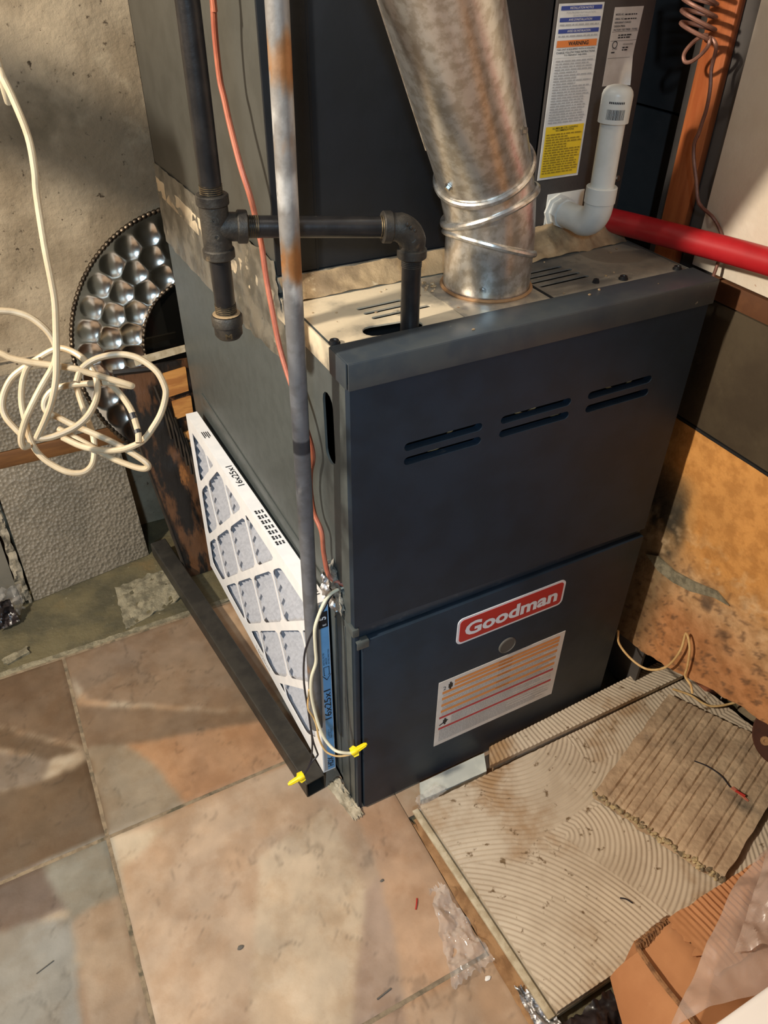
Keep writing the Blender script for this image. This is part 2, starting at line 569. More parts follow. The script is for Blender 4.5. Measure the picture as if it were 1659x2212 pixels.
def film(name, tint, dens=0.25, rough=0.15, rim=0.55):
    """clear crumpled plastic: mostly see-through, with a hazy glossy skin"""
    m = bpy.data.materials.new(name)
    m.use_nodes = True
    nt = m.node_tree
    nt.nodes.clear()
    out = nt.nodes.new('ShaderNodeOutputMaterial')
    tr = nt.nodes.new('ShaderNodeBsdfTransparent')
    pr = nt.nodes.new('ShaderNodeBsdfPrincipled')
    pr.inputs['Base Color'].default_value = lin(tint)
    pr.inputs['Roughness'].default_value = rough
    pr.inputs['Specular IOR Level'].default_value = 1.0
    mx = nt.nodes.new('ShaderNodeMixShader')
    fr = nt.nodes.new('ShaderNodeLayerWeight')
    fr.inputs['Blend'].default_value = 0.3
    mr = nt.nodes.new('ShaderNodeMapRange')
    mr.inputs['To Min'].default_value = dens
    mr.inputs['To Max'].default_value = min(1, dens + rim)
    nt.links.new(fr.outputs['Facing'], mr.inputs['Value'])
    nt.links.new(mr.outputs['Result'], mx.inputs['Fac'])
    nt.links.new(tr.outputs[0], mx.inputs[1])
    nt.links.new(pr.outputs[0], mx.inputs[2])
    nt.links.new(mx.outputs[0], out.inputs[0])
    return m


m_film = film('hazy_film', (196, 172, 158), 0.34, 0.3)
m_clear = film('clear_wrap', (220, 214, 208), 0.10, 0.07, 0.45)

# ---------------------------------------------------------------- floor: slab, printed tiles, grout
XR, YB = 0.80, 0.96
floor = B().box((-2.2, -2.6, -0.08), (1.1, 1.2, -0.009)).obj('floor', m_wetfloor, kind='structure')

PATCH = [  # marbled print of the tiles: outline on the floor, colour
    ([(-0.4, 0.15), (0.08, 0.15), (0.08, -0.31), (-0.4, -0.31)], (208, 174, 144)),
    ([(-0.4, -0.29), (0.08, -0.29), (0.08, -0.75), (-0.4, -0.75)], (206, 168, 136)),
    ([(-0.051, -0.131), (-0.019, -0.117), (-0.036, -0.19), (-0.072, -0.293), (-0.088, -0.33), (-0.156, -0.295)], (188, 156, 134)),
    ([(0.0, 0.08), (0.075, -0.02), (0.075, -0.31), (-0.072, -0.300), (-0.036, -0.19), (-0.019, -0.117)], (214, 168, 132)),
    ([(-0.181, -0.001), (-0.042, 0.03), (-0.051, -0.131), (-0.156, -0.30), (-0.313, -0.30)], (226, 196, 164)),
    ([(-0.4, 0.109), (-0.238, 0.092), (-0.181, -0.001), (-0.313, -0.31), (-0.4, -0.31)], (212, 176, 144)),
    ([(-0.4, 0.15), (-0.303, 0.116), (-0.356, 0.089), (-0.4, 0.075)], (220, 194, 164)),
    ([(-0.403, 0.6), (-0.124, 0.6), (-0.082, 0.269), (-0.37, 0.452)], (146, 118, 94)),
    ([(-0.4, 0.452), (-0.082, 0.269), (-0.06, 0.226), (-0.329, 0.313), (-0.4, 0.35)], (132, 106, 84)),
    ([(-0.329, 0.313), (-0.05, 0.241), (-0.03, 0.142), (-0.261, 0.142), (-0.293, 0.251)], (192, 142, 104)),
    ([(-0.4, 0.35), (-0.329, 0.313), (-0.293, 0.251), (-0.261, 0.142), (-0.4, 0.142)], (164, 146, 124)),
    ([(-0.56, 0.62), (-0.39, 0.62), (-0.39, 0.337), (-0.56, 0.488)], (116, 90, 68)),
    ([(-0.7, 0.48), (-0.56, 0.488), (-0.399, 0.337), (-0.455, 0.344), (-0.565, 0.433)], (100, 78, 58)),
    ([(-0.60, 0.445), (-0.455, 0.344), (-0.477, 0.302), (-0.62, 0.341)], (136, 118, 102)),
    ([(-0.65, 0.341), (-0.477, 0.302), (-0.39, 0.314), (-0.39, 0.14), (-0.65, 0.14)], (104, 82, 62)),
    ([(-0.65, 0.141), (-0.501, 0.15), (-0.471, 0.056), (-0.512, 0.058), (-0.65, 0.085)], (104, 86, 76)),
    ([(-0.501, 0.15), (-0.39, 0.15), (-0.39, 0.042), (-0.471, 0.037)], (148, 142, 128)),
    ([(-0.65, 0.085), (-0.509, 0.056), (-0.471, 0.037), (-0.5, -0.31), (-0.65, -0.31)], (150, 146, 138)),
    ([(-0.471, 0.037), (-0.39, 0.042), (-0.39, -0.31), (-0.478, -0.31)], (178, 150, 124)),
]
PAL = [(200, 160, 124), (178, 138, 106), (214, 180, 146), (160, 124, 96), (196, 174, 148)]


def in_poly(px, py, poly):
    ins = np.zeros(px.shape, bool)
    n = len(poly)
    for i in range(n):
        x1, y1 = poly[i]
        x2, y2 = poly[(i + 1) % n]
        c = ((y1 > py) != (y2 > py)) & (px < (x2 - x1) * (py - y1) / (y2 - y1 + 1e-12) + x1)
        ins ^= c
    return ins


def vnoise(x, y, f, seed):
    """smooth 2D value noise on arrays"""
    r = np.random.RandomState(seed)
    g = r.rand(64, 64)
    X0, Y0 = np.floor(x * f).astype(int), np.floor(y * f).astype(int)
    fx, fy = x * f - X0, y * f - Y0
    fx, fy = fx * fx * (3 - 2 * fx), fy * fy * (3 - 2 * fy)
    a = g[X0 % 64, Y0 % 64]
    b = g[(X0 + 1) % 64, Y0 % 64]
    c = g[X0 % 64, (Y0 + 1) % 64]
    d = g[(X0 + 1) % 64, (Y0 + 1) % 64]
    return (a * (1 - fx) + b * fx) * (1 - fy) + (c * (1 - fx) + d * fx) * fy


def fbm(x, y, f, seed):
    return sum(vnoise(x, y, f * 2 ** k, seed + k) * 0.5 ** k for k in range(4)) / 1.875


def tile(x0, y0, x1, y1, idx, fine=True):
    st = 0.0045 if fine else 0.03
    nx, ny = max(4, int((x1 - x0) / st)), max(4, int((y1 - y0) / st))
    gx, gy = np.meshgrid(np.linspace(x0, x1, nx + 1), np.linspace(y0, y1, ny + 1))
    rag = np.zeros_like(gx)
    wx = gx + 0.009 * (fbm(gx, gy, 26, 3) - 0.5)
    wy = gy + 0.009 * (fbm(gx, gy, 26, 9) - 0.5)
    col = np.empty(gx.shape + (3,))
    sel = (fbm(gx + idx * 1.7, gy, 5, 20 + idx) * 9).astype(int) % len(PAL)
    for k, c in enumerate(PAL):
        col[sel == k] = c
    for poly, c in PATCH:
        col[in_poly(wx, wy, poly)] = c
    soft = col.copy()
    for _ in range(2):
        p_ = np.pad(soft, ((1, 1), (1, 1), (0, 0)), mode='edge')
        soft = (p_[:-2, 1:-1] + p_[2:, 1:-1] + p_[1:-1, :-2] + p_[1:-1, 2:] + p_[1:-1, 1:-1]) / 5
    col = 0.86 * soft + 0.14 * np.array((180, 152, 128))
    n1, n2, n3 = fbm(gx, gy, 14, 40 + idx), fbm(gx, gy, 55, 50 + idx), fbm(gx, gy, 7, 60)
    k = 1 + 0.22 * (n1 - 0.5) + 0.14 * (n2 - 0.5)
    col = col * k[..., None]
    warm = (n3 - 0.5)[..., None] * np.array([8, -2, -14])
    col = col + warm
    vein = np.abs(fbm(gx, gy, 9, 77) - 0.5)
    vein2 = np.abs(fbm(gx, gy * 0.6, 13, 88) - 0.5)
    v = np.clip(1 - np.minimum(vein, vein2) / 0.012, 0, 1) * np.clip((fbm(gx, gy, 20, 5) - 0.42) * 6, 0, 1)
    col = col * np.array((0.82, 0.855, 0.885))
    col = np.clip(col * (1 - 0.16 * v[..., None]), 8, 250)
    pit = (fbm(gx, gy, 30, 15) - 0.5) * 0.0010 - 0.0006 * v
    edge = np.minimum.reduce([gx - x0, x1 - gx, gy - y0, y1 - gy])
    gz = np.minimum(0, pit) - np.where(edge < 0.002, 0.0015, 0)
    n = gx.size
    w = nx + 1
    vs = np.stack([gx.ravel(), gy.ravel(), gz.ravel()], 1)
    ii, jj = np.meshgrid(np.arange(nx), np.arange(ny))
    a = (jj * w + ii).ravel()
    fs = np.stack([a, a + 1, a + w + 1, a + w], 1).tolist()
    low = [(x0, y0, -0.009), (x1, y0, -0.009), (x1, y1, -0.009), (x0, y1, -0.009)]
    rows = [[i for i in range(w)], [j * w + nx for j in range(ny + 1)], [ny * w + i for i in range(nx, -1, -1)], [j * w for j in range(ny, -1, -1)]]
    for e, r in enumerate(rows):
        fs.append([n + e] + [n + (e + 1) % 4] + r[::-1])
    fs.append([n + 3, n + 2, n + 1, n])
    me = bpy.data.meshes.new('tile')
    me.from_pydata(vs.tolist() + low, [], fs)
    ca = me.color_attributes.new('print', 'FLOAT_COLOR', 'POINT')
    s = col.reshape(-1, 3) / 255.0
    l = np.where(s <= 0.04045, s / 12.92, ((s + 0.055) / 1.055) ** 2.4)
    l = np.vstack([l, np.tile(l.mean(0), (4, 1))])
    ca.data.foreach_set('color', np.hstack([l, np.ones((len(l), 1))]).ravel())
    me.polygons.foreach_set('use_smooth', [True] * len(me.polygons))
    me.set_sharp_from_angle(angle=math.radians(40))
    me.materials.append(m_tile)
    o = bpy.data.objects.new('tile', me)
    COL.objects.link(o)
    o.parent = floor
    return o


GX = [-2.20, -1.755, -1.30, -0.850, -0.395, 0.062]
GY = [-2.57, -2.12, -1.66, -1.20, -0.745, -0.296, 0.146, 0.585]
g = 0.0032
k = 0
for i in range(5):
    for j in range(7):
        x0, x1, y0, y1 = GX[i] + g, GX[i + 1] - g, GY[j] + g, GY[j + 1] - g
        near = i >= 3 and j >= 4
        if i == 4 and j == 5:
            x1 = 0.070
        if i == 4 and j == 4:
            x1 = 0.074
        tile(x0, y0, x1, y1, k, near)
        k += 1
tile(0.071, -0.051, 0.52, 0.146 - g, k, False)
gb = B()
for x in GX[1:5]:
    gb.sheet((x - g, -2.57, -0.0015), (x + g, -2.57, -0.0015), (x + g, 0.585, -0.0015), (x - g, 0.585, -0.0015), 2, 200, 0.0012, 0.006, 60)
for y in GY[1:]:
    gb.sheet((-2.2, y - g, -0.0016), (0.07, y - g, -0.0016), (0.07, y + g, -0.0016), (-2.2, y + g, -0.0016), 160, 2, 0.0012, 0.006, 60)
gb.obj('grout', m_grout, floor)
mp = B().sheet((-0.262, 0.612, -0.006), (-0.12, 0.655, -0.006), (-0.13, 0.765, -0.006), (-0.256, 0.752, -0.006), 26, 22, 0.006, 0.004, 60, 3, ragged=0.05)
mp.obj('mortar_patch', m_mortar, floor, 'crumbly grey mortar patch on the bare slab')
B().sheet((-0.6, 0.586, -0.004), (-0.05, 0.586, -0.004), (-0.05, 0.606, -0.006), (-0.6, 0.606, -0.006), 60, 4, 0.003, 0.004, 70, 5, ragged=0.08).obj('mortar_ridge', m_mortar, floor, 'pale mortar ridge along the back tile edge')
B().sheet((-0.50, 0.622, -0.004), (-0.455, 0.635, -0.004), (-0.458, 0.655, -0.004), (-0.51, 0.640, -0.004), 8, 5, 0.004, 0.006, 60, 8, ragged=0.1).obj('mortar_chip', m_mortar, floor)

# ---------------------------------------------------------------- walls, ceiling
wb = B()
wb.sheet((-2.25, YB, -0.05), (1.1, YB, -0.05), (1.1, YB, 2.4), (-2.25, YB, 2.4), 90, 70, 0.006, 0.06, 9, 2)
wall_back = wb.obj('wall_back', m_concrete, kind='structure')
B().box((-2.2, YB - 0.004, 0.487), (0.9, YB + 0.002, 0.490), 0.001).obj('form_line', m_concrete, wall_back)
B().box((-2.27, -2.65, -0.05), (-2.2, 1.0, 2.4)).obj('wall_left', m_wallpaint, kind='structure')
wf = B().box((-0.45, -1.13, -0.009), (1.1, -1.07, 2.4))
wf.box((-2.25, -1.13, 2.05), (-0.45, -1.07, 2.4)).box((-2.25, -1.13, -0.009), (-1.35, -1.07, 2.05))
wf.obj('wall_front', m_wallpaint, kind='structure')  # unseen partition, added so its doorway edge cuts off the cool lamp
B().box((-2.25, -2.67, -0.05), (1.1, -2.6, 2.4)).obj('wall_hall', m_wallpaint, kind='structure')
B().box((-2.25, -2.65, 2.4), (1.1, 1.02, 2.46)).obj('ceiling', m_ceiling, kind='structure')
wall_right = B().sheet((XR, 0.96, -0.05), (XR, -2.6, -0.05), (XR, -2.6, 2.4), (XR, 0.96, 2.4), 60, 50, 0.008, 0.08, 9, 4).obj('wall_right', m_dark_recess, kind='structure')
PX = 0.576
B().box((PX, -2.55, 0.832), (PX + 0.012, 0.090, 2.4), 0.0015).obj('white_board', m_white_board, wall_right, 'white stained wall board')
B().box((PX - 0.001, -2.55, 0.800), (PX + 0.012, 0.052, 0.829), 0.001).obj('brown_band', m_brown_band, wall_right, 'brown wood band under the white board')
B().box((PX, -2.55, 0.612), (PX + 0.012, 0.40, 0.798), 0.0015).obj('cement_board', m_cement_board, wall_right, 'dull grey brown cement board')
B().box((PX - 0.001, -2.55, 0.607), (PX + 0.005, 0.40, 0.611)).obj('board_joint', m_dark_in, wall_right)


def stained_board():
    """old plywood: orange above, scuffed and speckled below, black mould and painted furnace shade near the furnace; ragged foot"""
    ys = np.concatenate([np.linspace(0.30, -0.70, 230), np.linspace(-0.75, -2.5, 12)])
    ts = np.linspace(0, 1, 100)
    foot = np.interp(-ys, [-0.30, -0.03, 0.02, 0.14, 0.28, 0.34, 2.5], [0.118, 0.126, 0.135, 0.180, 0.228, 0.236, 0.236])
    foot = foot + 0.016 * (fbm(ys * 1.0, ys * 0, 30, 4) - 0.5)
    yy = np.repeat(ys[None, :], 100, 0)
    zz = foot[None, :] * (1 - ts[:, None]) + 0.606 * ts[:, None]
    n = lambda f, s: fbm(yy + 3, zz + 1, f, s)
    col = np.empty(yy.shape + (3,))
    col[:] = (206, 146, 78)
    low = np.clip((0.44 - zz + 0.10 * (n(9, 3) - 0.5)) / 0.10, 0, 1)[..., None]
    col = col * (1 - low) + np.array((198, 156, 112)) * low
    foot_ = np.clip((0.325 - zz + 0.06 * (n(12, 5) - 0.5)) / 0.05, 0, 1)[..., None]
    col = col * (1 - foot_) + np.array((184, 128, 82)) * foot_
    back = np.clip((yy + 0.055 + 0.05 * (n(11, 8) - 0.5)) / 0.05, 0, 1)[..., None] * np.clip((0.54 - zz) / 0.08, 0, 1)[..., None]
    col = col * (1 - 0.75 * back) + np.array((120, 104, 78)) * 0.75 * back  # olive tone also puts the furnace's shadow into the print
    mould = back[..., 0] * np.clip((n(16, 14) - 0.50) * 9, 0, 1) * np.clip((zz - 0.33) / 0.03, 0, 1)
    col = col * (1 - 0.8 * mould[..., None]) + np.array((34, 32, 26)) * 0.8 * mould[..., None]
    blob = np.clip((n(13, 23) - 0.56) * 14, 0, 1) * np.clip(1 - np.abs(zz - 0.335) / 0.06, 0, 1) * np.clip((-0.085 - yy) / 0.02, 0, 1)
    col = col * (1 - 0.8 * blob[..., None]) + np.array((66, 50, 40)) * 0.8 * blob[..., None]
    speck = np.clip((n(110, 31) - 0.60) * 10, 0, 1) * np.clip((0.43 - zz) / 0.08, 0, 1)
    col = col * (1 - 0.55 * speck[..., None]) + np.array((84, 60, 42)) * 0.55 * speck[..., None]
    pale = np.clip((n(70, 41) - 0.57) * 9, 0, 1) * np.clip(1 - np.abs(zz - 0.40) / 0.08, 0, 1)
    col = col * (1 - 0.5 * pale[..., None]) + np.array((222, 192, 156)) * 0.5 * pale[..., None]
    col = np.clip(col * (1 + 0.14 * (n(20, 51) - 0.5) + 0.16 * (n(5, 52) - 0.5))[..., None], 5, 250)
    xx = PX + 0.0016 * (n(40, 61) - 0.5)
    R_, C_ = yy.shape
    vs = np.stack([xx.ravel(), yy.ravel(), zz.ravel()], 1)
    bk = vs + np.array([0.012, 0, 0])
    ii, jj = np.meshgrid(np.arange(C_ - 1), np.arange(R_ - 1))
    a = (jj * C_ + ii).ravel()
    k_ = len(vs)
    fs = np.concatenate([np.stack([a, a + 1, a + C_ + 1, a + C_], 1), np.stack([k_ + a, k_ + a + C_, k_ + a + C_ + 1, k_ + a + 1], 1)]).tolist()
    fs += [[i, k_ + i, k_ + i + 1, i + 1] for i in range(C_ - 1)]
    me = bpy.data.meshes.new('stained_board')
    me.from_pydata(np.vstack([vs, bk]).tolist(), [], fs)
    s = col.reshape(-1, 3) / 255.0
    l = np.where(s <= 0.04045, s / 12.92, ((s + 0.055) / 1.055) ** 2.4)
    l = np.vstack([l, l])
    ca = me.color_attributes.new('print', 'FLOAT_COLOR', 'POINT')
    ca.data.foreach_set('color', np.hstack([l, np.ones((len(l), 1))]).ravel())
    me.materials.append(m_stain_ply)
    me.polygons.foreach_set('use_smooth', [True] * len(me.polygons))
    me.set_sharp_from_angle(angle=math.radians(40))
    o = bpy.data.objects.new('stained_board', me)
    COL.objects.link(o)
    o.parent = wall_right
    o['label'] = 'orange water stained plywood with black mould, painted shade and ragged foot'


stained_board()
st = [(-0.03, 0.362), (0.012, 0.350), (0.055, 0.352), (0.10, 0.362), (0.155, 0.386), (0.19, 0.393), (0.155, 0.400), (0.10, 0.384), (0.05, 0.374), (0.0, 0.376)]
B().plate([(a * 0.8 + 0.0, b - 0.02) for a, b in st], [], 0.003, (PX - 0.001, 0, 0), (0, -1, 0), (0, 0, 1)).obj('plaster_streak', m_mortar, wall_right, 'grey plaster streak')
B().box((0.580, 0.124, 0.0), (0.592, 0.168, 2.4), 0.002).obj('trim_1', m_stud, kind='structure')
B().box((0.593, -0.02, 0.0), (0.600, 0.19, 2.4), 0.001).obj('shade_board', m_dark_recess, wall_right)  # dark sheet painting in the shade between stud and white board
bp = B()
bp.box((0.66, 0.20, -0.05), (0.67, 0.95, 0.985), 0.001)
bp.box((0.655, 0.20, 0.990), (0.67, 0.95, 2.4), 0.001)
bp.obj('backing_panel', m_dark_recess, wall_right)

# ---------------------------------------------------------------- furnace
F = thing('furnace', 'large dark grey metal furnace standing in the middle of the floor', 'furnace', (W / 2, D / 2, 0))
sh = B()
T = 0.003
side_holes = [stadium(0.0600, 0.737, 0.097, 0.029, math.pi / 2 - 0.03), [(0.085, 0.035), (0.70, 0.035), (0.70, 0.385), (0.085, 0.425)], stadium(0.036, 0.496, 0.020, 0.010, 1.2)]
# left side, in (y, z); frame x axis = +y, y axis = +z, so thickness runs towards +x
sh.plate([(0.012, 0.0), (D, 0.0), (D, H), (0.012, H)], side_holes, T, (0, 0, 0), Y, Z)
sh.box((W - T, 0.012, 0), (W, D, H))
sh.box((0, D - T, 0), (W, D, H))
sh.box((0, 0.012, 0), (W, D, 0.012))
cab = sh.obj('cabinet', m_paint, F)
B().box((0.02, 0.045, 0.44), (W - 0.02, 0.06, H - 0.02)).box((0.03, 0.075, 0.014), (0.036, D - 0.01, 0.44)).obj('inner_liner', m_dark_in, F)
# top panel with louvres, oblong pipe hole and the flue opening
lou = []
for cx0, cy0, L in ((0.098, 0.122, 0.062), (0.105, 0.107, 0.072), (0.112, 0.092, 0.080), (0.336, 0.126, 0.072), (0.338, 0.112, 0.082), (0.340, 0.098, 0.080), (0.344, 0.084, 0.080)):
    lou.append(stadium(cx0, cy0, L, 0.0068, 0.03))
lou.append(stadium(0.082, 0.058, 0.072, 0.026, -0.1))
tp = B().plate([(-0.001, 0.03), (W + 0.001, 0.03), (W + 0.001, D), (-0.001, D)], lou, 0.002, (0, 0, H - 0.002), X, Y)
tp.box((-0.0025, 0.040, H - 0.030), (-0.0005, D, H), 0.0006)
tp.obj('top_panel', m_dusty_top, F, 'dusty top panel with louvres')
B().box((0.03, 0.07, H - 0.05), (W - 0.03, 0.2, H - 0.045)).obj('baffle', m_dark_in, F)
# front cap folded over the top edge
cp = B()
cp.box((-0.003, -0.004, H), (W + 0.003, 0.043, H + 0.0025), 0.001)
cp.box((-0.003, -0.0045, H - 0.030), (W + 0.003, -0.002, H + 0.0015), 0.0008)
cp.box((-0.0042, 0.000, H - 0.030), (-0.002, 0.043, H + 0.0015), 0.0008)
cp.box((W + 0.002, 0.000, H - 0.030), (W + 0.0042, 0.043, H + 0.0015), 0.0008)
cp.obj('front_cap', m_cap_paint, F, 'folded front edge of the top')
# upper door with six slots
slots = []
for cx0 in (0.1235, 0.2595, 0.396):
    for cz in (0.7255, 0.7055):
        slots.append(stadium(cx0, cz, 0.109, 0.0115))
ud = B().plate([(0.0, 0.452), (W, 0.436), (W, 0.824), (0.0, 0.824)], slots, 0.012, (0, 0.012, 0), X, Z)
ud.obj('upper_door', m_door, F, 'dark upper door with six slots')
for i, (x, z) in enumerate(((0.10, 0.70), (0.24, 0.715), (0.29, 0.70), (0.40, 0.71))):
    B().tube([(x, 0.035, z), (x + 0.03, 0.03, z - 0.012), (x + 0.06, 0.036, z + 0.01)], 0.0025, 8, 4).obj('inner_wire', m_tan_wire, F)
# ledge between the doors
lg = B()
lg.box((0.006, 0.006, 0.424), (W - 0.002, 0.012, 0.452), 0.0008)
lg.obj('door_ledge', m_ledge, F, 'dark blue scuffed ledge between the doors')
lt = B().box((-0.004, -0.002, 0.436), (0.006, 0.016, 0.450), 0.001)
lt.box((0.0015, -0.004, 0.4215), (0.020, 0.006, 0.4245), 0.0006)
lt.box((0.0015, -0.0045, 0.4105), (0.020, -0.0025, 0.4235), 0.0006)
lt.obj('corner_latch', m_paint, F)
# lower door
ld = B()
ld.box((0.010, -0.003, 0.004), (W, 0.010, 0.422), 0.0018)
ld.box((0.0, 0.001, 0.0), (0.0075, 0.010, 0.432), 0.001)
ld.obj('lower_door', m_door, F, 'dark lower door')
ct = B()
ct.box((-0.001, 0.010, 0.0), (0.0005, 0.060, 0.44), 0.0005)
ct.box((-0.0022, 0.028, 0.002), (-0.001, 0.031, 0.430), 0.0005)
ct.box((-0.003, 0.060, 0.030), (0.0, 0.075, 0.425), 0.0008)
ct.obj('corner_trim', m_paint, F)
# rim of the filter slot
rim = B()
rim.tube([(-0.003, 0.705, 0.392), (-0.004, 0.40, 0.412), (-0.004, 0.085, 0.432)], 0.004, 8)
rim.box((-0.002, 0.05, 0.44), (0.0, 0.70, 0.462), 0.0006, Matrix.Translation((0, 0, 0)))
rim.obj('slot_rim', m_paint, F, 'bent dusty rim above the filter slot')
# badge
bx0, bx1, bz0, bz1 = 0.168, 0.369, 0.337, 0.3925
nb = B().plate(rrect(bx0, bz0, bx1, bz1, 0.010), [], 0.0012, (0, -0.003, 0), X, Z)
bd = nb.obj('nameplate', m_badge_white, F, 'red badge with white rim and lettering')
B().plate(rrect(bx0 + 0.004, bz0 + 0.004, bx1 - 0.004, bz1 - 0.004, 0.007), [], 0.0004, (0, -0.0042, 0), X, Z).obj('red_field', m_badge_red, bd)
tb = B()
text_b(tb, 'Goodman', (bx0 + 0.0135, -0.0047, bz0 + 0.0135), X, Z, bx1 - bx0 - 0.027, 0.029, bold=0.035)
tb.obj('lettering', m_badge_white, bd, 'white raised lettering')
sg = B().lathe((0.2695, -0.0028, 0.287), (0, -1, 0), [(0, 0.0165), (0.0022, 0.0162), (0.0028, 0.0145), (0.0016, 0.0135), (0.0014, 0.0)], 28)
sg.obj('sight_glass', m_greyscrap, F, 'small round grey window')
# warning sheet on the lower door
lx0, lx1, lz0, lz1 = 0.143, 0.3925, 0.094, 0.2615
lo = Vector((lx0, -0.003, lz0))
lw, lh = lx1 - lx0, lz1 - lz0
pl = B().box((lx0, -0.0036, lz0), (lx1, -0.003, lz1)).obj('warning_sheet', m_paper, F, 'white instruction sheet with orange and red bars')
lo = Vector((lx0, -0.0036, lz0))
ob, rb_, fp, fw_ = B(), B(), B(), B()
rows = [0.955, 0.905, 0.845, 0.755, 0.655, 0.560]
for i, r in enumerate(rows):
    strip_b(ob, lo, X, Z, 0.030 if i < 2 else 0.008, r * lh - 0.0064, lw - 0.010, r * lh)
    text_b(fw_, 'WARNING', lo + X * lw * 0.46 + Z * (r * lh - 0.0048), X, Z, lw * 0.11, 0.0032, 0.01, lift=0.0007)
for r in (0.46, 0.285):
    strip_b(rb_, lo, X, Z, 0.006, r * lh - 0.0052, lw - 0.010, r * lh)
ob.obj('orange_bar', m_ink_amber, pl, kind='stuff')
rb_.obj('red_bar', m_ink_red, pl, kind='stuff')
fg = B()
for i in range(len(rows) - 1):
    fine_print(fg, lo, X, Z, 0.010, rows[i + 1] * lh + 0.001, lw - 0.012, rows[i] * lh - 0.0068, 0.0026, i, 0.4)
fine_print(fg, lo, X, Z, 0.010, 0.47 * lh, lw - 0.012, 0.52 * lh, 0.0026, 9, 0.4)
fine_print(fg, lo, X, Z, 0.030, 0.29 * lh, lw - 0.012, 0.425 * lh, 0.0023, 10, 0.4)
fine_print(fg, lo, X, Z, 0.008, 0.05 * lh, lw - 0.012, 0.25 * lh, 0.0023, 11, 0.4)
fg.obj('fine_print', m_grey_ink, pl, kind='stuff')
text_b(fp, '2', lo + X * 0.009 + Z * 0.865 * lh, X, Z, height=0.0085)
for bx, bz, s in ((0.0185, 0.87 * lh, 1), (0.014, 0.335 * lh, 0.9)):
    strip_b(fp, lo, X, Z, bx, bz, bx + 0.008 * s, bz + 0.010 * s)
    strip_b(fp, lo, X, Z, bx + 0.002, bz - 0.004, bx + 0.0055, bz + 0.014 * s, 0.0005)
strip_b(fp, lo + X * 0.008 + Z * 0.315 * lh, Vector((0.9, 0, 0.43)).normalized(), Vector((-0.43, 0, 0.9)).normalized(), 0, 0, 0.018, 0.0028)
fw_.obj('lettering', m_ink_brown, pl, kind='stuff')
fp.obj('black_marks', m_ink, pl, kind='stuff')
# flue plate, screws, tapes
B().sheet((0.170, 0.045, H + 0.0012), (0.292, 0.044, H + 0.0012), (0.292, 0.168, H + 0.0012), (0.170, 0.168, H + 0.0012), 12, 12, 0.0006, 0.0012, 60, 2).obj('vent_plate', m_plate, F, 'pale dusty square plate around the flue')
sc = B().box((0.2945, 0.045, H), (0.2985, 0.10, H + 0.0006))
sc.obj('plate_gap', m_dark_in, F)
for (x, y, r) in ((0.006, 0.050, 0.0055), (0.416, 0.055, 0.005), (0.504, 0.050, 0.005), (0.377, 0.062, 0.004)):
    B().lathe((x, y, H + 0.0005), (0, 0, 1), [(0, r * 1.25), (0.0016, r * 1.2), (0.0017, r), (0.0042, r * 0.95), (0.0044, r * 0.5), (0.003, r * 0.4)], 6 if r < 0.0045 else 12).obj('screw', m_black_screw, F)
cr = B()
rnd = random.Random(3)
for i in range(26):
    x, y = rnd.uniform(0.01, 0.5), rnd.uniform(0.003, 0.16)
    z = H + (0.0025 if y < 0.043 else 0.0)
    cr.ball((x, y, z + 0.0008), rnd.uniform(0.0008, 0.0026), (1, 0.7, 0.6), 0.5, i, 1)
for i in range(14):
    cr.ball((0.165 + rnd.uniform(0, 0.02), 0.12 + rnd.uniform(0, 0.05), H + 0.003), rnd.uniform(0.0015, 0.003), (1, 0.8, 0.6), 0.5, i, 1)
cr.obj('paint_crumbs', m_foil_dust, F, kind='stuff')
# crumpled foil tapes over the joint of furnace and coil cabinet
tpe = B()
tpe.sheet((-0.0022, 0.792, 0.735), (-0.0022, 0.43, 0.745), (-0.0022, 0.43, 0.886), (-0.0022, 0.792, 0.872), 30, 14, 0.0022, 0.0008, 34, 1)
tpe.sheet((-0.0030, 0.452, 0.736), (-0.0030, 0.165, 0.770), (-0.0030, 0.204, 0.892), (-0.0030, 0.452, 0.888), 28, 16, 0.0034, 0.0008, 46, 2, ragged=0.035)
tpe.obj('foil_tape', m_foil, F, 'wrinkled grey foil tape on the left side')
tpf = B()
tpf.sheet((0.0, 0.170, H + 0.002), (0.17, 0.172, H + 0.002), (0.17, 0.1985, 0.872), (0.0, 0.1985, 0.872), 40, 9, 0.0022, 0.0007, 44, 3, ragged=0.04)
tpf.sheet((0.17, 0.172, H + 0.002), (0.34, 0.170, H + 0.002), (0.34, 0.1985, 0.874), (0.17, 0.1985, 0.872), 30, 9, 0.002, 0.0007, 44, 4)
tpf.obj('foil_tape', m_foil_dust, F, 'dusty tan tape along the front of the joint')
tpg = B().sheet((0.325, 0.150, H + 0.004), (0.515, 0.160, H + 0.004), (0.515, 0.198, 0.886), (0.325, 0.198, 0.878), 46, 12, 0.006, 0.0008, 30, 6, ragged=0.05)
tpg.obj('foil_tape', m_foil_dust, F, 'lumpy tan foil tape at the right of the joint')
B().sheet((-0.012, 0.085, 0.452), (-0.004, 0.050, 0.430), (-0.003, 0.058, 0.470), (-0.010, 0.086, 0.500), 14, 14, 0.008, 0.0006, 80, 5, ragged=0.12).obj('torn_foil', m_foil_bright, F, 'torn bright foil at the top corner of the filter')
fl = B()
for i in range(7):
    fl.ball((-0.004, 0.062 - i * 0.004, 0.515 - i * 0.009), 0.010, (0.45, 0.9, 1.3), 0.9, i, 2)
fl.obj('insulation_tuft', m_fluff, F, 'grey insulation fluff by the cable hole')

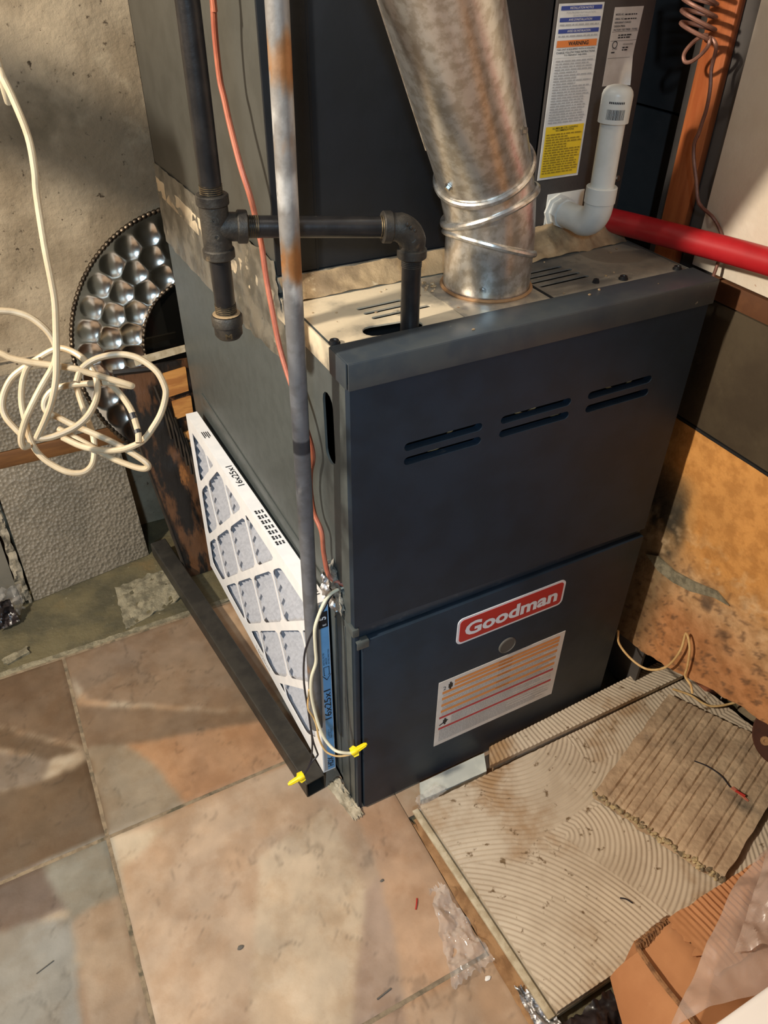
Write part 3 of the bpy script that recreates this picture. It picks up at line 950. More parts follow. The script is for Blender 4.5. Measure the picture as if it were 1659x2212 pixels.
# ---------------------------------------------------------------- coil cabinet above
CZ0, CZ1 = 0.868, 1.75
Cc = thing('coil_cabinet', 'tall black coil cabinet standing on top of the furnace', 'cabinet', (W / 2, 0.5, CZ0 - 0.016))
cs = B()
cs.box((0.0, CA + 0.002, 0.852), (0.003, D, CZ1), 0.0006)
cs.obj('side_panel', m_coil_side, Cc, 'grey left side panel')
cs = B()
cs.box((W - 0.003, CA + 0.002, 0.852), (W, D, CZ1), 0.0006)
cs.box((0, D - 0.003, 0.852), (W, D, CZ1))
cs.box((0, CA, CZ1 - 0.003), (W, D, CZ1))
cs.box((0.0, CA + 0.004, 0.852), (W, CA + 0.007, 0.88), 0.0005)
cs.obj('case', m_coil, Cc)
fr = B()
fr.box((0.0, CA - 0.002, CZ0 + 0.006), (0.052, CA + 0.002, CZ1), 0.0012)
fr.box((0.054, CA, CZ0 + 0.006), (0.366, CA + 0.002, CZ1), 0.0008)
fr.box((0.052, CA - 0.001, CZ0 + 0.004), (0.055, CA + 0.001, CZ1), 0.0004)
fr.obj('front_panel', m_coil, Cc, 'black front panel with a vertical seam')
ap = B()
ap.box((0.3685, CA - 0.003, CZ0 + 0.01), (W, CA + 0.002, CZ1), 0.0016)
ap.obj('access_panel', m_access, Cc, 'brown grey access panel carrying two labels')
for (x, z) in ((0.511, 0.928), (0.511, 1.30)):
    B().lathe((x, CA - 0.003, z), (0, -1, 0), [(0, 0.0046), (0.0012, 0.0044), (0.0014, 0.0034), (0.0034, 0.003)], 12).obj('screw', m_screw, Cc)
hl = B().box((0.392, CA - 0.0042, 0.872), (0.455, CA - 0.003, 0.921), 0.0006)
hl.obj('outlet_gasket', m_pvc, Cc, 'pale plate behind the drain fitting')

# long instruction label
ix0, ix1, iz0, iz1 = 0.3715, 0.4385, 0.941, 1.137
io = Vector((ix0, CA - 0.0036, iz0))
iw, ih = ix1 - ix0, iz1 - iz0
il = B().box((ix0, CA - 0.0036, iz0), (ix1, CA - 0.003, iz1)).obj('instruction_label', m_paper, Cc, 'long white label with blue, orange and yellow blocks')
vf = lambda t: (1 - t) * ih
bb, ob2, yb, kb, gb2, wb2 = B(), B(), B(), B(), B(), B()
for a, b_, s in ((0.012, 0.034, 'INSTALLATION NOTICE'), (0.072, 0.094, "AVIS D'INSTALLATION"), (0.131, 0.153, 'AVISO DE INSTALACION')):
    strip_b(bb, io, X, Z, 0.003, vf(b_), iw - 0.003, vf(a))
    text_b(wb2, s, io + X * iw * 0.24 + Z * (vf(b_) + 0.0010), X, Z, iw * 0.52, 0.0024, 0.01, lift=0.0007)
strip_b(ob2, io, X, Z, 0.003, vf(0.227), iw - 0.003, vf(0.190))
text_b(kb, 'WARNING', io + X * iw * 0.30 + Z * (vf(0.225) + 0.0012), X, Z, iw * 0.46, 0.0044, 0.02, lift=0.0007)
text_b(gb2, 'FOR PROPER INSTALLATION', io + X * 0.012 + Z * vf(0.052), X, Z, iw - 0.024, 0.0019)
text_b(gb2, 'SEE INSTRUCTIONS', io + X * 0.022 + Z * vf(0.068), X, Z, iw - 0.044, 0.0019)
for t0, s in ((0.245, 'THIS UNIT IS EQUIPPED WITH A HOLDING'), (0.261, 'CHARGE. FOLLOW THESE INSTRUCTIONS'), (0.277, 'TO PREVENT INJURIES')):
    text_b(kb, s, io + X * (0.004 if t0 < 0.27 else 0.016) + Z * vf(t0), X, Z, iw - (0.008 if t0 < 0.27 else 0.032), 0.0021, 0.01)
fine_print(gb2, io, X, Z, 0.004, vf(0.130), iw - 0.004, vf(0.098), 0.0032, 1)
fine_print(gb2, io, X, Z, 0.004, vf(0.188), iw - 0.004, vf(0.157), 0.0032, 2)
strip_b(gb2, io, X, Z, 0.003, vf(0.2855), iw - 0.003, vf(0.284))
fine_print(gb2, io, X, Z, 0.005, vf(0.664), iw - 0.004, vf(0.290), 0.0031, 3)
strip_b(yb, io, X, Z, 0.003, vf(0.985), iw - 0.003, vf(0.672))
text_b(kb, 'ALUMINUM COIL CLEANING', io + X * 0.013 + Z * vf(0.690), X, Z, iw - 0.026, 0.0022, 0.01, lift=0.0007)
text_b(kb, 'RECOMMENDATIONS', io + X * 0.019 + Z * vf(0.704), X, Z, iw - 0.038, 0.0022, 0.01, lift=0.0007)
yg = B()
fine_print(yg, io + Y * -0.0003, X, Z, 0.005, vf(0.978), iw - 0.005, vf(0.71), 0.0031, 4)
bb.obj('blue_band', m_ink_blue, il, kind='stuff')
ob2.obj('orange_band', m_ink_orange, il)
yb.obj('yellow_block', m_ink_yellow, il)
kb.obj('lettering', m_ink, il, kind='stuff')
wb2.obj('white_lettering', m_paper, il, kind='stuff')
gb2.obj('fine_print', m_grey_ink, il, kind='stuff')
yg.obj('fine_print', m_ochre_ink, il, kind='stuff')
# silver rating label with a peeling corner
rx0, rx1, rz0, rz1 = 0.4565, 0.502, 1.046, 1.131
rl = B().sheet((rx0, CA - 0.0034, rz0), (rx1 - 0.006, CA - 0.0034, rz0), (rx1, CA - 0.0034, rz1), (rx0, CA - 0.0034, rz1), 12, 16, 0, 0.0004,
               fn=lambda u, v: 0.006 * max(0, u - 0.72) * max(0, 0.40 - v) * 12).obj('rating_label', m_silver_label, Cc, 'silver rating label with a peeling corner')
ro = Vector((rx0, CA - 0.0034, rz0))
rw, rh = rx1 - rx0, rz1 - rz0
rk = B()
for t, s in ((0.90, 'MODEL NO.'), (0.845, 'SERIAL NO.'), (0.80, 'REFRIGERANT CHARGED'), (0.755, 'DESIGN PRESS.'), (0.71, 'FACTORY TEST PRESS. 170 PSIG')):
    text_b(rk, s, ro + X * 0.003 + Z * t * rh, X, Z, rw * 0.030 * len(s), 0.0020, 0.012)
text_b(rk, 'C US', ro + X * 0.006 + Z * 0.47 * rh, X, Z, 0.007, 0.002)
text_b(rk, 'MOTOR, COOLER OR CONTINUOUS', ro + X * 0.022 + Z * 0.52 * rh, X, Z, 0.016, 0.002)
fine_print(rk, ro, X, Z, 0.012, 0.60 * rh, rw - 0.012, 0.675 * rh, 0.0026, 2)
fine_print(rk, ro, X, Z, 0.022, 0.44 * rh, rw - 0.008, 0.515 * rh, 0.0026, 5)
fine_print(rk, ro, X, Z, 0.005, 0.40 * rh, 0.014, 0.46 * rh, 0.0026, 6)
for t in (0.90, 0.845):
    fine_print(rk, ro, X, Z, rw * 0.38, t * rh - 0.0004, rw * 0.80, t * rh + 0.0024, 0.0023, 8)
for t in (0.70, 0.585, 0.365):
    strip_b(rk, ro, X, Z, 0.001, t * rh - 0.0003, rw - 0.003, t * rh)
for i in range(16):
    a0, a1 = i * math.pi / 8, (i + 1) * math.pi / 8
    c0 = ro + X * 0.009 + Z * 0.535 * rh
    rk.add([c0 + X * r * math.cos(a) + Z * r * math.sin(a) + Y * -0.0004 for r, a in ((0.0032, a0), (0.0042, a0), (0.0042, a1), (0.0032, a1))], [(0, 1, 2, 3)])
rk.obj('lettering', m_ink, rl, kind='stuff')
# base label strip below: sealed dusty collar
B().box((0.0, CA - 0.004, 0.853), (W - 0.002, CA + 0.003, 0.872), 0.001).obj('base_collar', m_foil, Cc, 'grey sheet collar under the front panel')

# ---------------------------------------------------------------- galvanised flue
FL = thing('flue_pipe', 'shiny galvanised flue pipe rising from the furnace top and leaning left', 'pipe', (0.244, 0.114, H + 0.0015))
RF = 0.054
fd = Vector((-0.498, -0.311, 0.81)).normalized()
p0 = Vector((0.244, 0.114, H + 0.0015))
p1 = Vector((0.2435, 0.114, 0.905))
p2 = Vector((0.2370, 0.1125, 0.950))
p3 = Vector((0.2220, 0.1080, 0.992))
p4 = p3 + fd * 0.95
p5 = Vector((p4.x - 0.02, p4.y - 0.02, 2.4))


def gore(a, b, na, nb_, r, n=48):
    """one elbow section: a cylinder cut by the joint planes"""
    a, b = Vector(a), Vector(b)
    ax = (b - a).normalized()
    x = (X - ax * X.dot(ax)).normalized()
    y = ax.cross(x)
    vs = []
    for pt, nn in ((a, na), (b, nb_)):
        for k in range(n):
            t = 2 * math.pi * k / n
            d = (x * math.cos(t) + y * math.sin(t)) * r
            s = -d.dot(nn) / ax.dot(nn)
            vs.append(pt + d + ax * s)
    return vs, [(k, (k + 1) % n, n + (k + 1) % n, n + k) for k in range(n)]


def ringpts(c, nrm, ax, r, n=48):
    x = (X - ax * X.dot(ax)).normalized()
    y = ax.cross(x)
    out = []
    for k in range(n):
        t = 2 * math.pi * k / n
        d = (x * math.cos(t) + y * math.sin(t)) * r
        out.append(c + d - ax * (d.dot(nrm) / ax.dot(nrm)))
    return out


axs = [(p1 - p0).normalized(), (p2 - p1).normalized(), (p3 - p2).normalized(), fd]
rd_, fr_ = Vector((0.888, -0.459, 0)), Vector((-0.58, -0.81, 0))
nj = [(Z - (rd_ * a_ + fr_ * c_)).normalized() for a_, c_ in ((-0.20, 0.26), (0.42, 0.06), (0.26, -0.46))]
segs = [(p0, p1, Z, nj[0]), (p1, p2, nj[0], nj[1]), (p2, p3, nj[1], nj[2]), (p3, p4, nj[2], fd)]
for i, (a, b_, na, nb_) in enumerate(segs):
    bb_ = B()
    bb_.add(*gore(a, b_, na, nb_, RF))
    bb_.obj('pipe_section' if i == 3 else 'elbow_section', m_galv, FL)
bb_ = B()
bb_.add(*gore(p4, p5, fd, Z, RF))
bb_.obj('pipe_section', m_galv, FL)
for i in range(3):
    B().tube(ringpts((p1, p2, p3)[i], nj[i], axs[i], RF + 0.0008), 0.0042, 10, closed=True).obj('crimp_ring', m_galv, FL)
sx = fd.cross(Z).normalized()
sy = sx.cross(fd)
sd = (sx * 0.75 + sy * -0.66).normalized()
sm = B()
qs = [p3 + fd * t + sd * (RF + 0.0004) for t in (0.06, 0.3, 0.6, 0.94)]
sm.tube(qs, 0.0007, 6)
sm.obj('lock_seam', m_galv, FL)
rust = B().tube([(p0.x + (RF + 0.002) * math.cos(a), p0.y + (RF + 0.002) * math.sin(a), p0.z + 0.0015) for a in np.linspace(0, 2 * math.pi, 40)[:-1]], 0.0022, 6, closed=True)
rust.obj('sealant_bead', m_torn_brown, FL, 'tan sealant bead at the foot of the flue')
for c, d in ((p0 + Z * 0.014, Vector((-0.62, -0.78, 0))), (p3 + fd * 0.030, Vector((-0.86, -0.25, -0.45))), (p3 + fd * 0.060, Vector((0.55, -0.78, 0.1)))):
    ax = Z if c.z < 0.9 else fd
    d = (d - ax * d.dot(ax)).normalized()
    B().lathe(c + d * (RF - 0.001), d, [(0, 0.0050), (0.0016, 0.0048), (0.0018, 0.0036), (0.0052, 0.0034), (0.0054, 0.002)], 6).obj('screw', m_screw, FL)

# ---------------------------------------------------------------- black iron gas pipe with drip leg
GP = thing('gas_pipe', 'black iron gas pipe with tee, capped drip leg and elbow feeding the furnace', 'pipe', (0.101, 0.053, 0.83))
T0 = Vector((-0.095, 0.101, 0.975))
E0 = Vector((0.101, 0.053, 0.961))
hd = (E0 - T0).normalized()
r = 0.0107
B().tube([T0 + Z * 0.026, T0 + Z * 1.425], r, 24).obj('riser_pipe', m_blackpipe, GP)


def collar(b, c, ax, rr=0.0160, L=0.011):
    b.lathe(c, ax, [(0, 0.0128), (0.001, rr - 0.0008), (0.002, rr), (L - 0.001, rr), (L, rr - 0.001), (L, 0.0105)], 24)


te = B()
te.tube([T0 - Z * 0.026, T0 + Z * 0.026], 0.0142, 24)
te.tube([T0, T0 + hd * 0.030], 0.0138, 24)
collar(te, T0 + Z * 0.020, Z)
collar(te, T0 - Z * 0.020, -Z)
collar(te, T0 + hd * 0.020, hd)
for c, q in ((T0 + Z * 0.010, 0.004), (T0 - Z * 0.006, 0.003)):
    vd = Vector((-0.30 - c.x, -0.656 - c.y, 0)).normalized()
    te.lathe(c + vd * 0.0135, vd, [(0, q), (0.0012, q), (0.0013, q * 0.6), (0.0005, q * 0.5)], 14)
vd = Vector((-0.30 - T0.x, -0.656 - T0.y, 0)).normalized()
text_b(te, 'S', T0 + Z * 0.0076 + vd * 0.0150 + Vector((vd.y, -vd.x, 0)) * 0.0017, Vector((-vd.y, vd.x, 0)), Z, 0.0034, 0.0048, 0.03, lift=0.0003)
te_o = te.obj('tee', m_fitting, GP, 'cast tee with raised foundry marks')


def threads(c, ax, n=5, pitch=0.0019, rr=0.0110):
    b = B()
    prof = []
    for i in range(n):
        prof += [(i * pitch, rr - 0.0008), (i * pitch + pitch / 2, rr + 0.0003)]
    b.lathe(c, ax, prof, 24)
    return b


threads(T0 + Z * 0.031, Z).obj('thread', m_thread, GP)
threads(T0 + hd * 0.031, hd, 6).obj('thread', m_thread, GP)
DL = T0 - Z * 0.094
B().tube([T0 - Z * 0.026, DL], r, 24).obj('drip_nipple', m_blackpipe, GP)
threads(DL + Z * 0.004, Z, 6).obj('thread', m_thread, GP)
dc = B().lathe(DL + Z * 0.003, -Z, [(0, 0.0112), (0.0004, 0.0155), (0.002, 0.0165), (0.011, 0.0165), (0.012, 0.0150), (0.022, 0.0148), (0.026, 0.0120), (0.0275, 0.004)], 28)
dc.obj('drip_cap', m_fitting, GP, 'round cap with raised letters and white thread paste')
B().lathe(DL + Z * 0.003, Z, [(-0.0004, 0.0115), (0.0006, 0.0146), (0.0014, 0.0110)], 24).obj('thread_paste', m_foil_dust, GP)
dl = B()
vd = Vector((-0.30 - DL.x, -0.656 - DL.y, 0)).normalized()
ud_ = Vector((-vd.y, vd.x, 0))
text_b(dl, 'M', DL - Z * 0.019 + vd * 0.0152 - ud_ * 0.004, ud_, Z, 0.007, 0.006, 0.02, lift=0.0002)
dl.obj('raised_mark', m_thread, GP)
B().tube([T0 + hd * 0.028, E0 - hd * 0.020], r, 24).obj('cross_pipe', m_blackpipe, GP)
threads(E0 - hd * 0.036, hd, 6).obj('thread', m_thread, GP)
el = B()
hp = Vector((hd.x, hd.y, hd.z))
arc = [E0 - hp * 0.026]
for i in range(9):
    a = math.pi / 2 * i / 8
    arc.append(E0 - hp * 0.018 + hp * 0.018 * math.sin(a) - Z * 0.018 * (1 - math.cos(a)))
arc.append(E0 - Z * 0.028)
el.tube(arc, [0.0140] * 2 + [0.0150] * 7 + [0.0140] * 2, 24)
collar(el, E0 - hp * 0.022, -hp)
collar(el, E0 - Z * 0.021, -Z)
el.obj('elbow', m_fitting, GP, 'cast elbow')
el2 = B()
vd = Vector((-0.30 - E0.x, -0.656 - E0.y, 0.25)).normalized()
el2.lathe(E0 + vd * 0.0135 + Vector((0.0, 0, -0.012)), vd, [(0, 0.0036), (0.0016, 0.0036), (0.0017, 0.0022), (0.0008, 0.002)], 14)
for i in range(3):
    el2.ball(E0 + vd * 0.0148 + Vector((-0.006 + i * 0.0045, 0, 0.004 - i * 0.004)), 0.0022, (1, 0.6, 1.2))
el2.obj('raised_mark', m_fitting, GP)
B().tube([E0 - Z * 0.026, Vector((E0.x, E0.y, 0.79))], r, 24).obj('drop_pipe', m_blackpipe, GP)
threads(E0 - Z * 0.042, Z, 5).obj('thread', m_fitting, GP)

# ---------------------------------------------------------------- conduit, thermostat cable, loose wires
cd = B()
cd.tube([(-0.045 + 0.0008 * math.sin(z * 4), 0.0635 - 0.0365 * z, z) for z in np.arange(0.195, 1.25, 0.003)] + [(-0.046, 0.026, 1.30), (-0.048, 0.045, 1.38), (-0.05, 0.060, 1.46), (-0.05, 0.066, 1.6), (-0.05, 0.066, 2.0), (-0.05, 0.066, 2.4)], 0.0098, 24, cap=False)
cd.tube([(-0.0444, 0.0564, 0.1955), (-0.045, 0.049, 0.40)], 0.0086, 20, cap=False)
cdo = cd.obj('metal_conduit', m_conduit)


def conduit_colour(p, i):
    # bands of rust and whitish zinc bloom round the old tube
    z, a = p.z, math.atan2(p.y - 0.0635 + 0.0365 * p.z, p.x + 0.045)
    q = noise.fractal(Vector((a * 0.55, z * 9, 3.1)), 0.8, 2.0, 4)
    w = noise.fractal(Vector((a * 0.7 + 5, z * 22, 7.7)), 0.8, 2.0, 4)
    c = Vector((146, 142, 138)).lerp(Vector((112, 115, 121)), min(1, max(0, (1.0 - z) / 0.2)))
    r = max(math.exp(-((z - 1.125) / 0.026) ** 2), 0.9 * math.exp(-((z - 0.955) / 0.026) ** 2), 0.45 * math.exp(-((z - 0.345) / 0.012) ** 2), 0.5 * math.exp(-((z - 1.06) / 0.02) ** 2))
    k = min(1, max(0, (r + 0.55 * q - 0.42) * 1.8))
    c = c.lerp(Vector((168, 104, 50)), k * 0.85)
    b = max(math.exp(-((z - 1.085) / 0.018) ** 2), math.exp(-((z - 1.02) / 0.02) ** 2), 0.8 * math.exp(-((z - 0.925) / 0.010) ** 2))
    k = min(1, max(0, (b + 0.8 * w - 0.55) * 1.8))
    c = c.lerp(Vector((206, 204, 200)), k * 0.8)
    if abs(z - 0.742) < 0.010:
        c = c.lerp(Vector((46, 50, 58)), 0.8)
    return c


paint(cdo, conduit_colour)
tag(cdo, 'thin rust-stained grey metal conduit hanging vertically before the furnace corner', 'conduit')

thermo = [(-0.03, 0.245, 2.4), (-0.03, 0.244, 1.6), (-0.03, 0.2421, 1.1792), (-0.03, 0.243, 1.1489), (-0.03, 0.2489, 1.1164), (-0.03, 0.2486, 1.0784), (-0.03, 0.2399, 1.0599), (-0.03, 0.2295, 1.037), (-0.03, 0.2065, 0.9997), (-0.03, 0.1849, 0.9713), (-0.02, 0.2021, 0.9453), (-0.02, 0.1895, 0.9176), (-0.02, 0.1832, 0.8817), (-0.02, 0.1696, 0.8412), (-0.02, 0.1569, 0.8078), (-0.02, 0.1338, 0.7783), (-0.018, 0.0989, 0.7388), (-0.014, 0.0817, 0.6952), (-0.014, 0.093, 0.659), (-0.014, 0.0972, 0.6269), (-0.014, 0.089, 0.5943), (-0.013, 0.0695, 0.577), (-0.012, 0.068, 0.5396), (-0.010, 0.058, 0.5063), (0.002, 0.044, 0.498), (0.012, 0.036, 0.496)]
thermo[9] = (-0.026, 0.196, 0.9713)
tc = B().tube(thermo, 0.0033, 10, 5)
tag(tc.obj('thermostat_cable', m_salmon), 'salmon coloured cable running down the furnace side behind the conduit', 'cable')

ww = [(0.012, 0.038, 0.4930), (0.0026, 0.042, 0.4926), (-0.0154, 0.04, 0.4909), (-0.0292, 0.034, 0.4837), (-0.0409, 0.03, 0.4644), (-0.0473, 0.028, 0.4453), (-0.0485, 0.027, 0.412), (-0.0494, 0.026, 0.3826), (-0.0579, 0.025, 0.3563), (-0.0612, 0.023, 0.3275), (-0.0596, 0.02, 0.2901), (-0.0567, 0.012, 0.2565), (-0.0517, 0.003, 0.231), (-0.0438, -0.01, 0.2174), (-0.0352, -0.018, 0.2143), (-0.0208, -0.022, 0.2083), (-0.014, -0.023, 0.2110)]
tw = [(-0.060, 0.034, 0.32), (-0.0676, 0.024, 0.2931), (-0.0616, 0.02, 0.2708), (-0.0595, 0.015, 0.2546), (-0.0596, 0.008, 0.2328), (-0.054, 0.0, 0.2081), (-0.0451, -0.012, 0.2051), (-0.0335, -0.018, 0.2036), (-0.0208, -0.022, 0.2052), (-0.014, -0.023, 0.2090)]


def wire_nut(b, a, e, r=0.0052):
    a, e = Vector(a), Vector(e)
    d = (e - a)
    L = d.length
    d.normalize()
    b.lathe(a, d, [(0, r * 0.9), (0.0005, r), (L * 0.30, r * 1.05), (L * 0.40, r * 0.78), (L * 0.92, r * 0.55), (L, r * 0.35)], 14)
    x = d.orthogonal().normalized()
    y = d.cross(x)
    for i in range(8):
        t = i * math.pi / 4
        n = x * math.cos(t) + y * math.sin(t)
        b.tube([a + d * L * 0.42 + n * r * 0.76, a + d * L * 0.9 + n * r * 0.55], 0.0007, 5)
    for s in (1, -1):
        c = a + d * L * 0.2
        b.add([c - d * L * 0.18 + x * s * r * 0.8 - y * 0.0008, c + d * L * 0.2 + x * s * r * 0.8 - y * 0.0008, c + d * L * 0.1 + x * s * r * 1.7 - y * 0.0008, c - d * L * 0.18 + x * s * r * 1.5 - y * 0.0008,
               c - d * L * 0.18 + x * s * r * 0.8 + y * 0.0008, c + d * L * 0.2 + x * s * r * 0.8 + y * 0.0008, c + d * L * 0.1 + x * s * r * 1.7 + y * 0.0008, c - d * L * 0.18 + x * s * r * 1.5 + y * 0.0008],
              [(0, 1, 2, 3), (7, 6, 5, 4), (0, 4, 5, 1), (1, 5, 6, 2), (2, 6, 7, 3), (3, 7, 4, 0)])


WW = thing('power_wire', 'cream and tan wires looping down from the furnace side to a yellow nut', 'wire', (-0.02, 0.0, 0.20))
B().tube(ww, 0.0024, 10, 5).obj('cream_strand', m_cream_wire, WW)
B().tube(tw, 0.0015, 8, 5).obj('tan_strand', m_tan_wire, WW, 'thin tan strand')
b = B()
wire_nut(b, (-0.0200, -0.022, 0.2075), (0.0055, -0.024, 0.2180))
b.obj('wire_nut', m_yellow, WW, 'yellow wire nut')
bw = [(0.012, 0.040, 0.4975), (0.0018, 0.043, 0.4964), (-0.0132, 0.041, 0.4879), (-0.0265, 0.037, 0.4739), (-0.039, 0.033, 0.4584), (-0.0493, 0.03, 0.4419), (-0.058, 0.029, 0.4249), (-0.0651, 0.029, 0.3981), (-0.0683, 0.03, 0.3431), (-0.0657, 0.03, 0.2821), (-0.0647, 0.028, 0.242), (-0.0644, 0.026, 0.2069), (-0.0681, 0.024, 0.1731), (-0.0742, 0.022, 0.1534), (-0.0855, 0.02, 0.1369), (-0.090, 0.0197, 0.1360)]
bw2 = [(-0.0648, 0.027, 0.2402), (-0.0629, 0.025, 0.204), (-0.0585, 0.024, 0.175), (-0.0587, 0.023, 0.1682), (-0.0689, 0.021, 0.1612), (-0.0774, 0.02, 0.1483), (-0.0855, 0.02, 0.1363), (-0.090, 0.0197, 0.1355)]
BW = thing('power_wire', 'dark wires hanging before the filter down to a yellow nut over the steel tube', 'wire', (-0.07, 0.025, 0.13))
b = B()
b.tube(bw, 0.0016, 8, 5)
b.obj('dark_strand', m_dark_wire, BW)
B().tube(bw2, 0.0014, 8, 5).obj('dark_strand', m_dark_wire, BW)
b = B()
wire_nut(b, (-0.0849, 0.02, 0.1362), (-0.1132, 0.018, 0.1327))
b.obj('wire_nut', m_yellow, BW, 'yellow wire nut')

# ---------------------------------------------------------------- air filter leaning at the slot
AF = thing('air_filter', 'white cardboard framed pleated air filter standing against the furnace side', 'filter', (-0.045, 0.38, 0.0))
TF, BF = Vector((-0.0255, 0.083, 0.436)), Vector((-0.0315, 0.071, 0.036))
TBk = Vector((-0.036, 0.700, 0.372))
fv = (TF - BF).normalized()          # up
fu = (TBk - TF)
fu = (fu - fv * fu.dot(fv)).normalized()   # towards the back
fw = fu.cross(fv).normalized()
if fw.x > 0:
    fw = -fw                          # out of the face, to the left
FLN, FHT, FTH = 0.630, 0.400, 0.022
fm = lambda u, v, w: BF + fu * u + fv * v + fw * w
ux_f = -fu                            # frame (ux, uy) so that ux x uy points out of the face


def clip(poly, f):
    out = []
    for i in range(len(poly)):
        a, c = poly[i], poly[(i + 1) % len(poly)]
        fa, fc = f(a), f(c)
        if fa >= 0:
            out.append(a)
        if (fa >= 0) != (fc >= 0):
            t = fa / (fa - fc)
            out.append((a[0] + (c[0] - a[0]) * t, a[1] + (c[1] - a[1]) * t))
    return out


def rounded(poly, k=0.22):
    out = []
    n = len(poly)
    for i in range(n):
        p, a, c = Vector(poly[i]), Vector(poly[i - 1]), Vector(poly[(i + 1) % n])
        la, lc = (a - p).length, (c - p).length
        d = min(0.020, k * la, k * lc)
        q0, q1 = p + (a - p).normalized() * d, p + (c - p).normalized() * d
        out += [tuple(q0), tuple((q0 + q1) * 0.25 + p * 0.5), tuple(q1)]
    return out


holes = []
mg = 0.028
step, half = 0.104, 0.0078           # thick diagonal bars, rising towards the back
da = Vector((-0.745, 0.667))          # along the thick bars, in (u, v): they rise towards the front
dn = Vector((-da.y, da.x))
db = Vector((0.36, 0.93))             # thin struts
dbn = Vector((db.y, -db.x))
c0 = Vector((0.063, 0.303)).dot(dn)
s0 = Vector((0.19, 0.23)).dot(dbn)
for i in range(-9, 10):
    for j in range(-8, 14):
        lo_, hi_ = c0 + i * step + half, c0 + (i + 1) * step - half
        l2, h2 = s0 + j * 0.150 + 0.0034 + (0.05 * (i % 3)), s0 + (j + 1) * 0.150 - 0.0034 + (0.05 * (i % 3))
        poly = [(mg, mg), (FLN - mg, mg), (FLN - mg, FHT - mg), (mg, FHT - mg)]
        for f in (lambda p: Vector(p).dot(dn) - lo_, lambda p: hi_ - Vector(p).dot(dn), lambda p: Vector(p).dot(dbn) - l2, lambda p: h2 - Vector(p).dot(dbn)):
            poly = clip(poly, f)
            if len(poly) < 3:
                break
        if len(poly) >= 3:
            q = []
            for p in poly:
                if not q or (Vector(p) - Vector(q[-1])).length > 0.004:
                    q.append(p)
            if len(q) > 2 and (Vector(q[0]) - Vector(q[-1])).length < 0.004:
                q.pop()
            if len(q) >= 3:
                ar = abs(sum(q[t][0] * q[(t + 1) % len(q)][1] - q[(t + 1) % len(q)][0] * q[t][1] for t in range(len(q)))) / 2
                if ar > 0.00035:
                    holes.append(rounded(q))
o_f = BF + fu * FLN + fw * 0.0        # lower back corner, ux_f runs to the front
fl2 = lambda poly: [(FLN - p[0], p[1]) for p in poly]
B().plate(fl2([(0, 0), (FLN, 0), (FLN, FHT), (0, FHT)]), [fl2(h) for h in holes], 0.0012, o_f, ux_f, fv).obj('face_grid', m_filter_card, AF)
fb = B()


def fbox(b, u0, u1, v0, v1, w0, w1):
    c = [fm(u, v, w) for w in (w0, w1) for v in (v0, v1) for u in (u0, u1)]
    b.add(c, [(0, 2, 3, 1), (4, 5, 7, 6), (0, 1, 5, 4), (2, 6, 7, 3), (0, 4, 6, 2), (1, 3, 7, 5)])


fbox(fb, 0, FLN, FHT - 0.0012, FHT, -FTH, 0)
fbox(fb, 0, FLN, 0, 0.0012, -FTH, 0)
fbox(fb, 0, 0.0012, 0.0012, FHT - 0.0012, -FTH, 0)
fbox(fb, FLN - 0.0012, FLN, 0.0012, FHT - 0.0012, -FTH, 0)
fb.obj('card_frame', m_filter_card, AF)
pm = B()
np_ = 34
for i in range(np_ + 1):
    v = 0.004 + (FHT - 0.008) * i / np_
    w = -0.0045 if i % 2 else -FTH + 0.002
    pm.v += [tuple(fm(0.003, v, w)), tuple(fm(FLN - 0.003, v, w))]
pm.f += [(2 * i, 2 * i + 1, 2 * i + 3, 2 * i + 2) for i in range(np_)]
pm.obj('pleated_media', m_media, AF, ang=10)
# print on the narrow front end: blue band, words
fe = lambda v, w: fm(0.0, v, w)
er = -fu                               # outward normal of the front end
eo = fm(0, 0, -FTH) + er * 0.0003     # corner; x = fw (towards left), reading direction = fv (upwards)
bl = B()
wl = fw


def estrip(b, v0, v1, a0, a1, lift=0.0003):
    """strip on the front end, a = distance from the furnace-side edge"""
    b.add([eo + fv * v0 + wl * a0 + er * lift, eo + fv * v1 + wl * a0 + er * lift, eo + fv * v1 + wl * a1 + er * lift, eo + fv * v0 + wl * a1 + er * lift], [(0, 1, 2, 3)])


estrip(bl, 0.004, 0.395, 0.001, 0.0145)
bl.obj('blue_band', m_blue, AF, 'blue printed band on the front end')
bl = B()
estrip(bl, 0.004, 0.395, 0.0145, 0.0210)
bl.obj('grey_band', m_grey_print, AF)
bl = B()
estrip(bl, 0.348, 0.380, 0.002, 0.0205, 0.0006)
bl.obj('black_block', m_ink, AF)
bk = B()
text_b(bk, '16x25x1', eo + fv * 0.138 + wl * 0.0030, fv, wl, 0.072, 0.0120, 0.01, lift=0.0007)
text_b(bk, 'HDX', eo + fv * 0.012 + wl * 0.0040, fv, wl, 0.026, 0.0105, 0.02, lift=0.0007)
text_b(bk, 'Cut & Fold on', eo + fv * 0.088 + wl * 0.0085, fv, wl, 0.024, 0.0028, lift=0.0007)
text_b(bk, 'Made in Mexico', eo + fv * 0.088 + wl * 0.0045, fv, wl, 0.024, 0.0028, lift=0.0007)
for i, (s, l) in enumerate((('IN THIS DIRECTION', 0.032), ('AIRFLOW', 0.015), ('INSTALL FILTER', 0.027))):
    text_b(bk, s, eo + fv * 0.268 + wl * (0.0022 + i * 0.0042), fv, wl, l, 0.0028, 0.005, lift=0.0007)
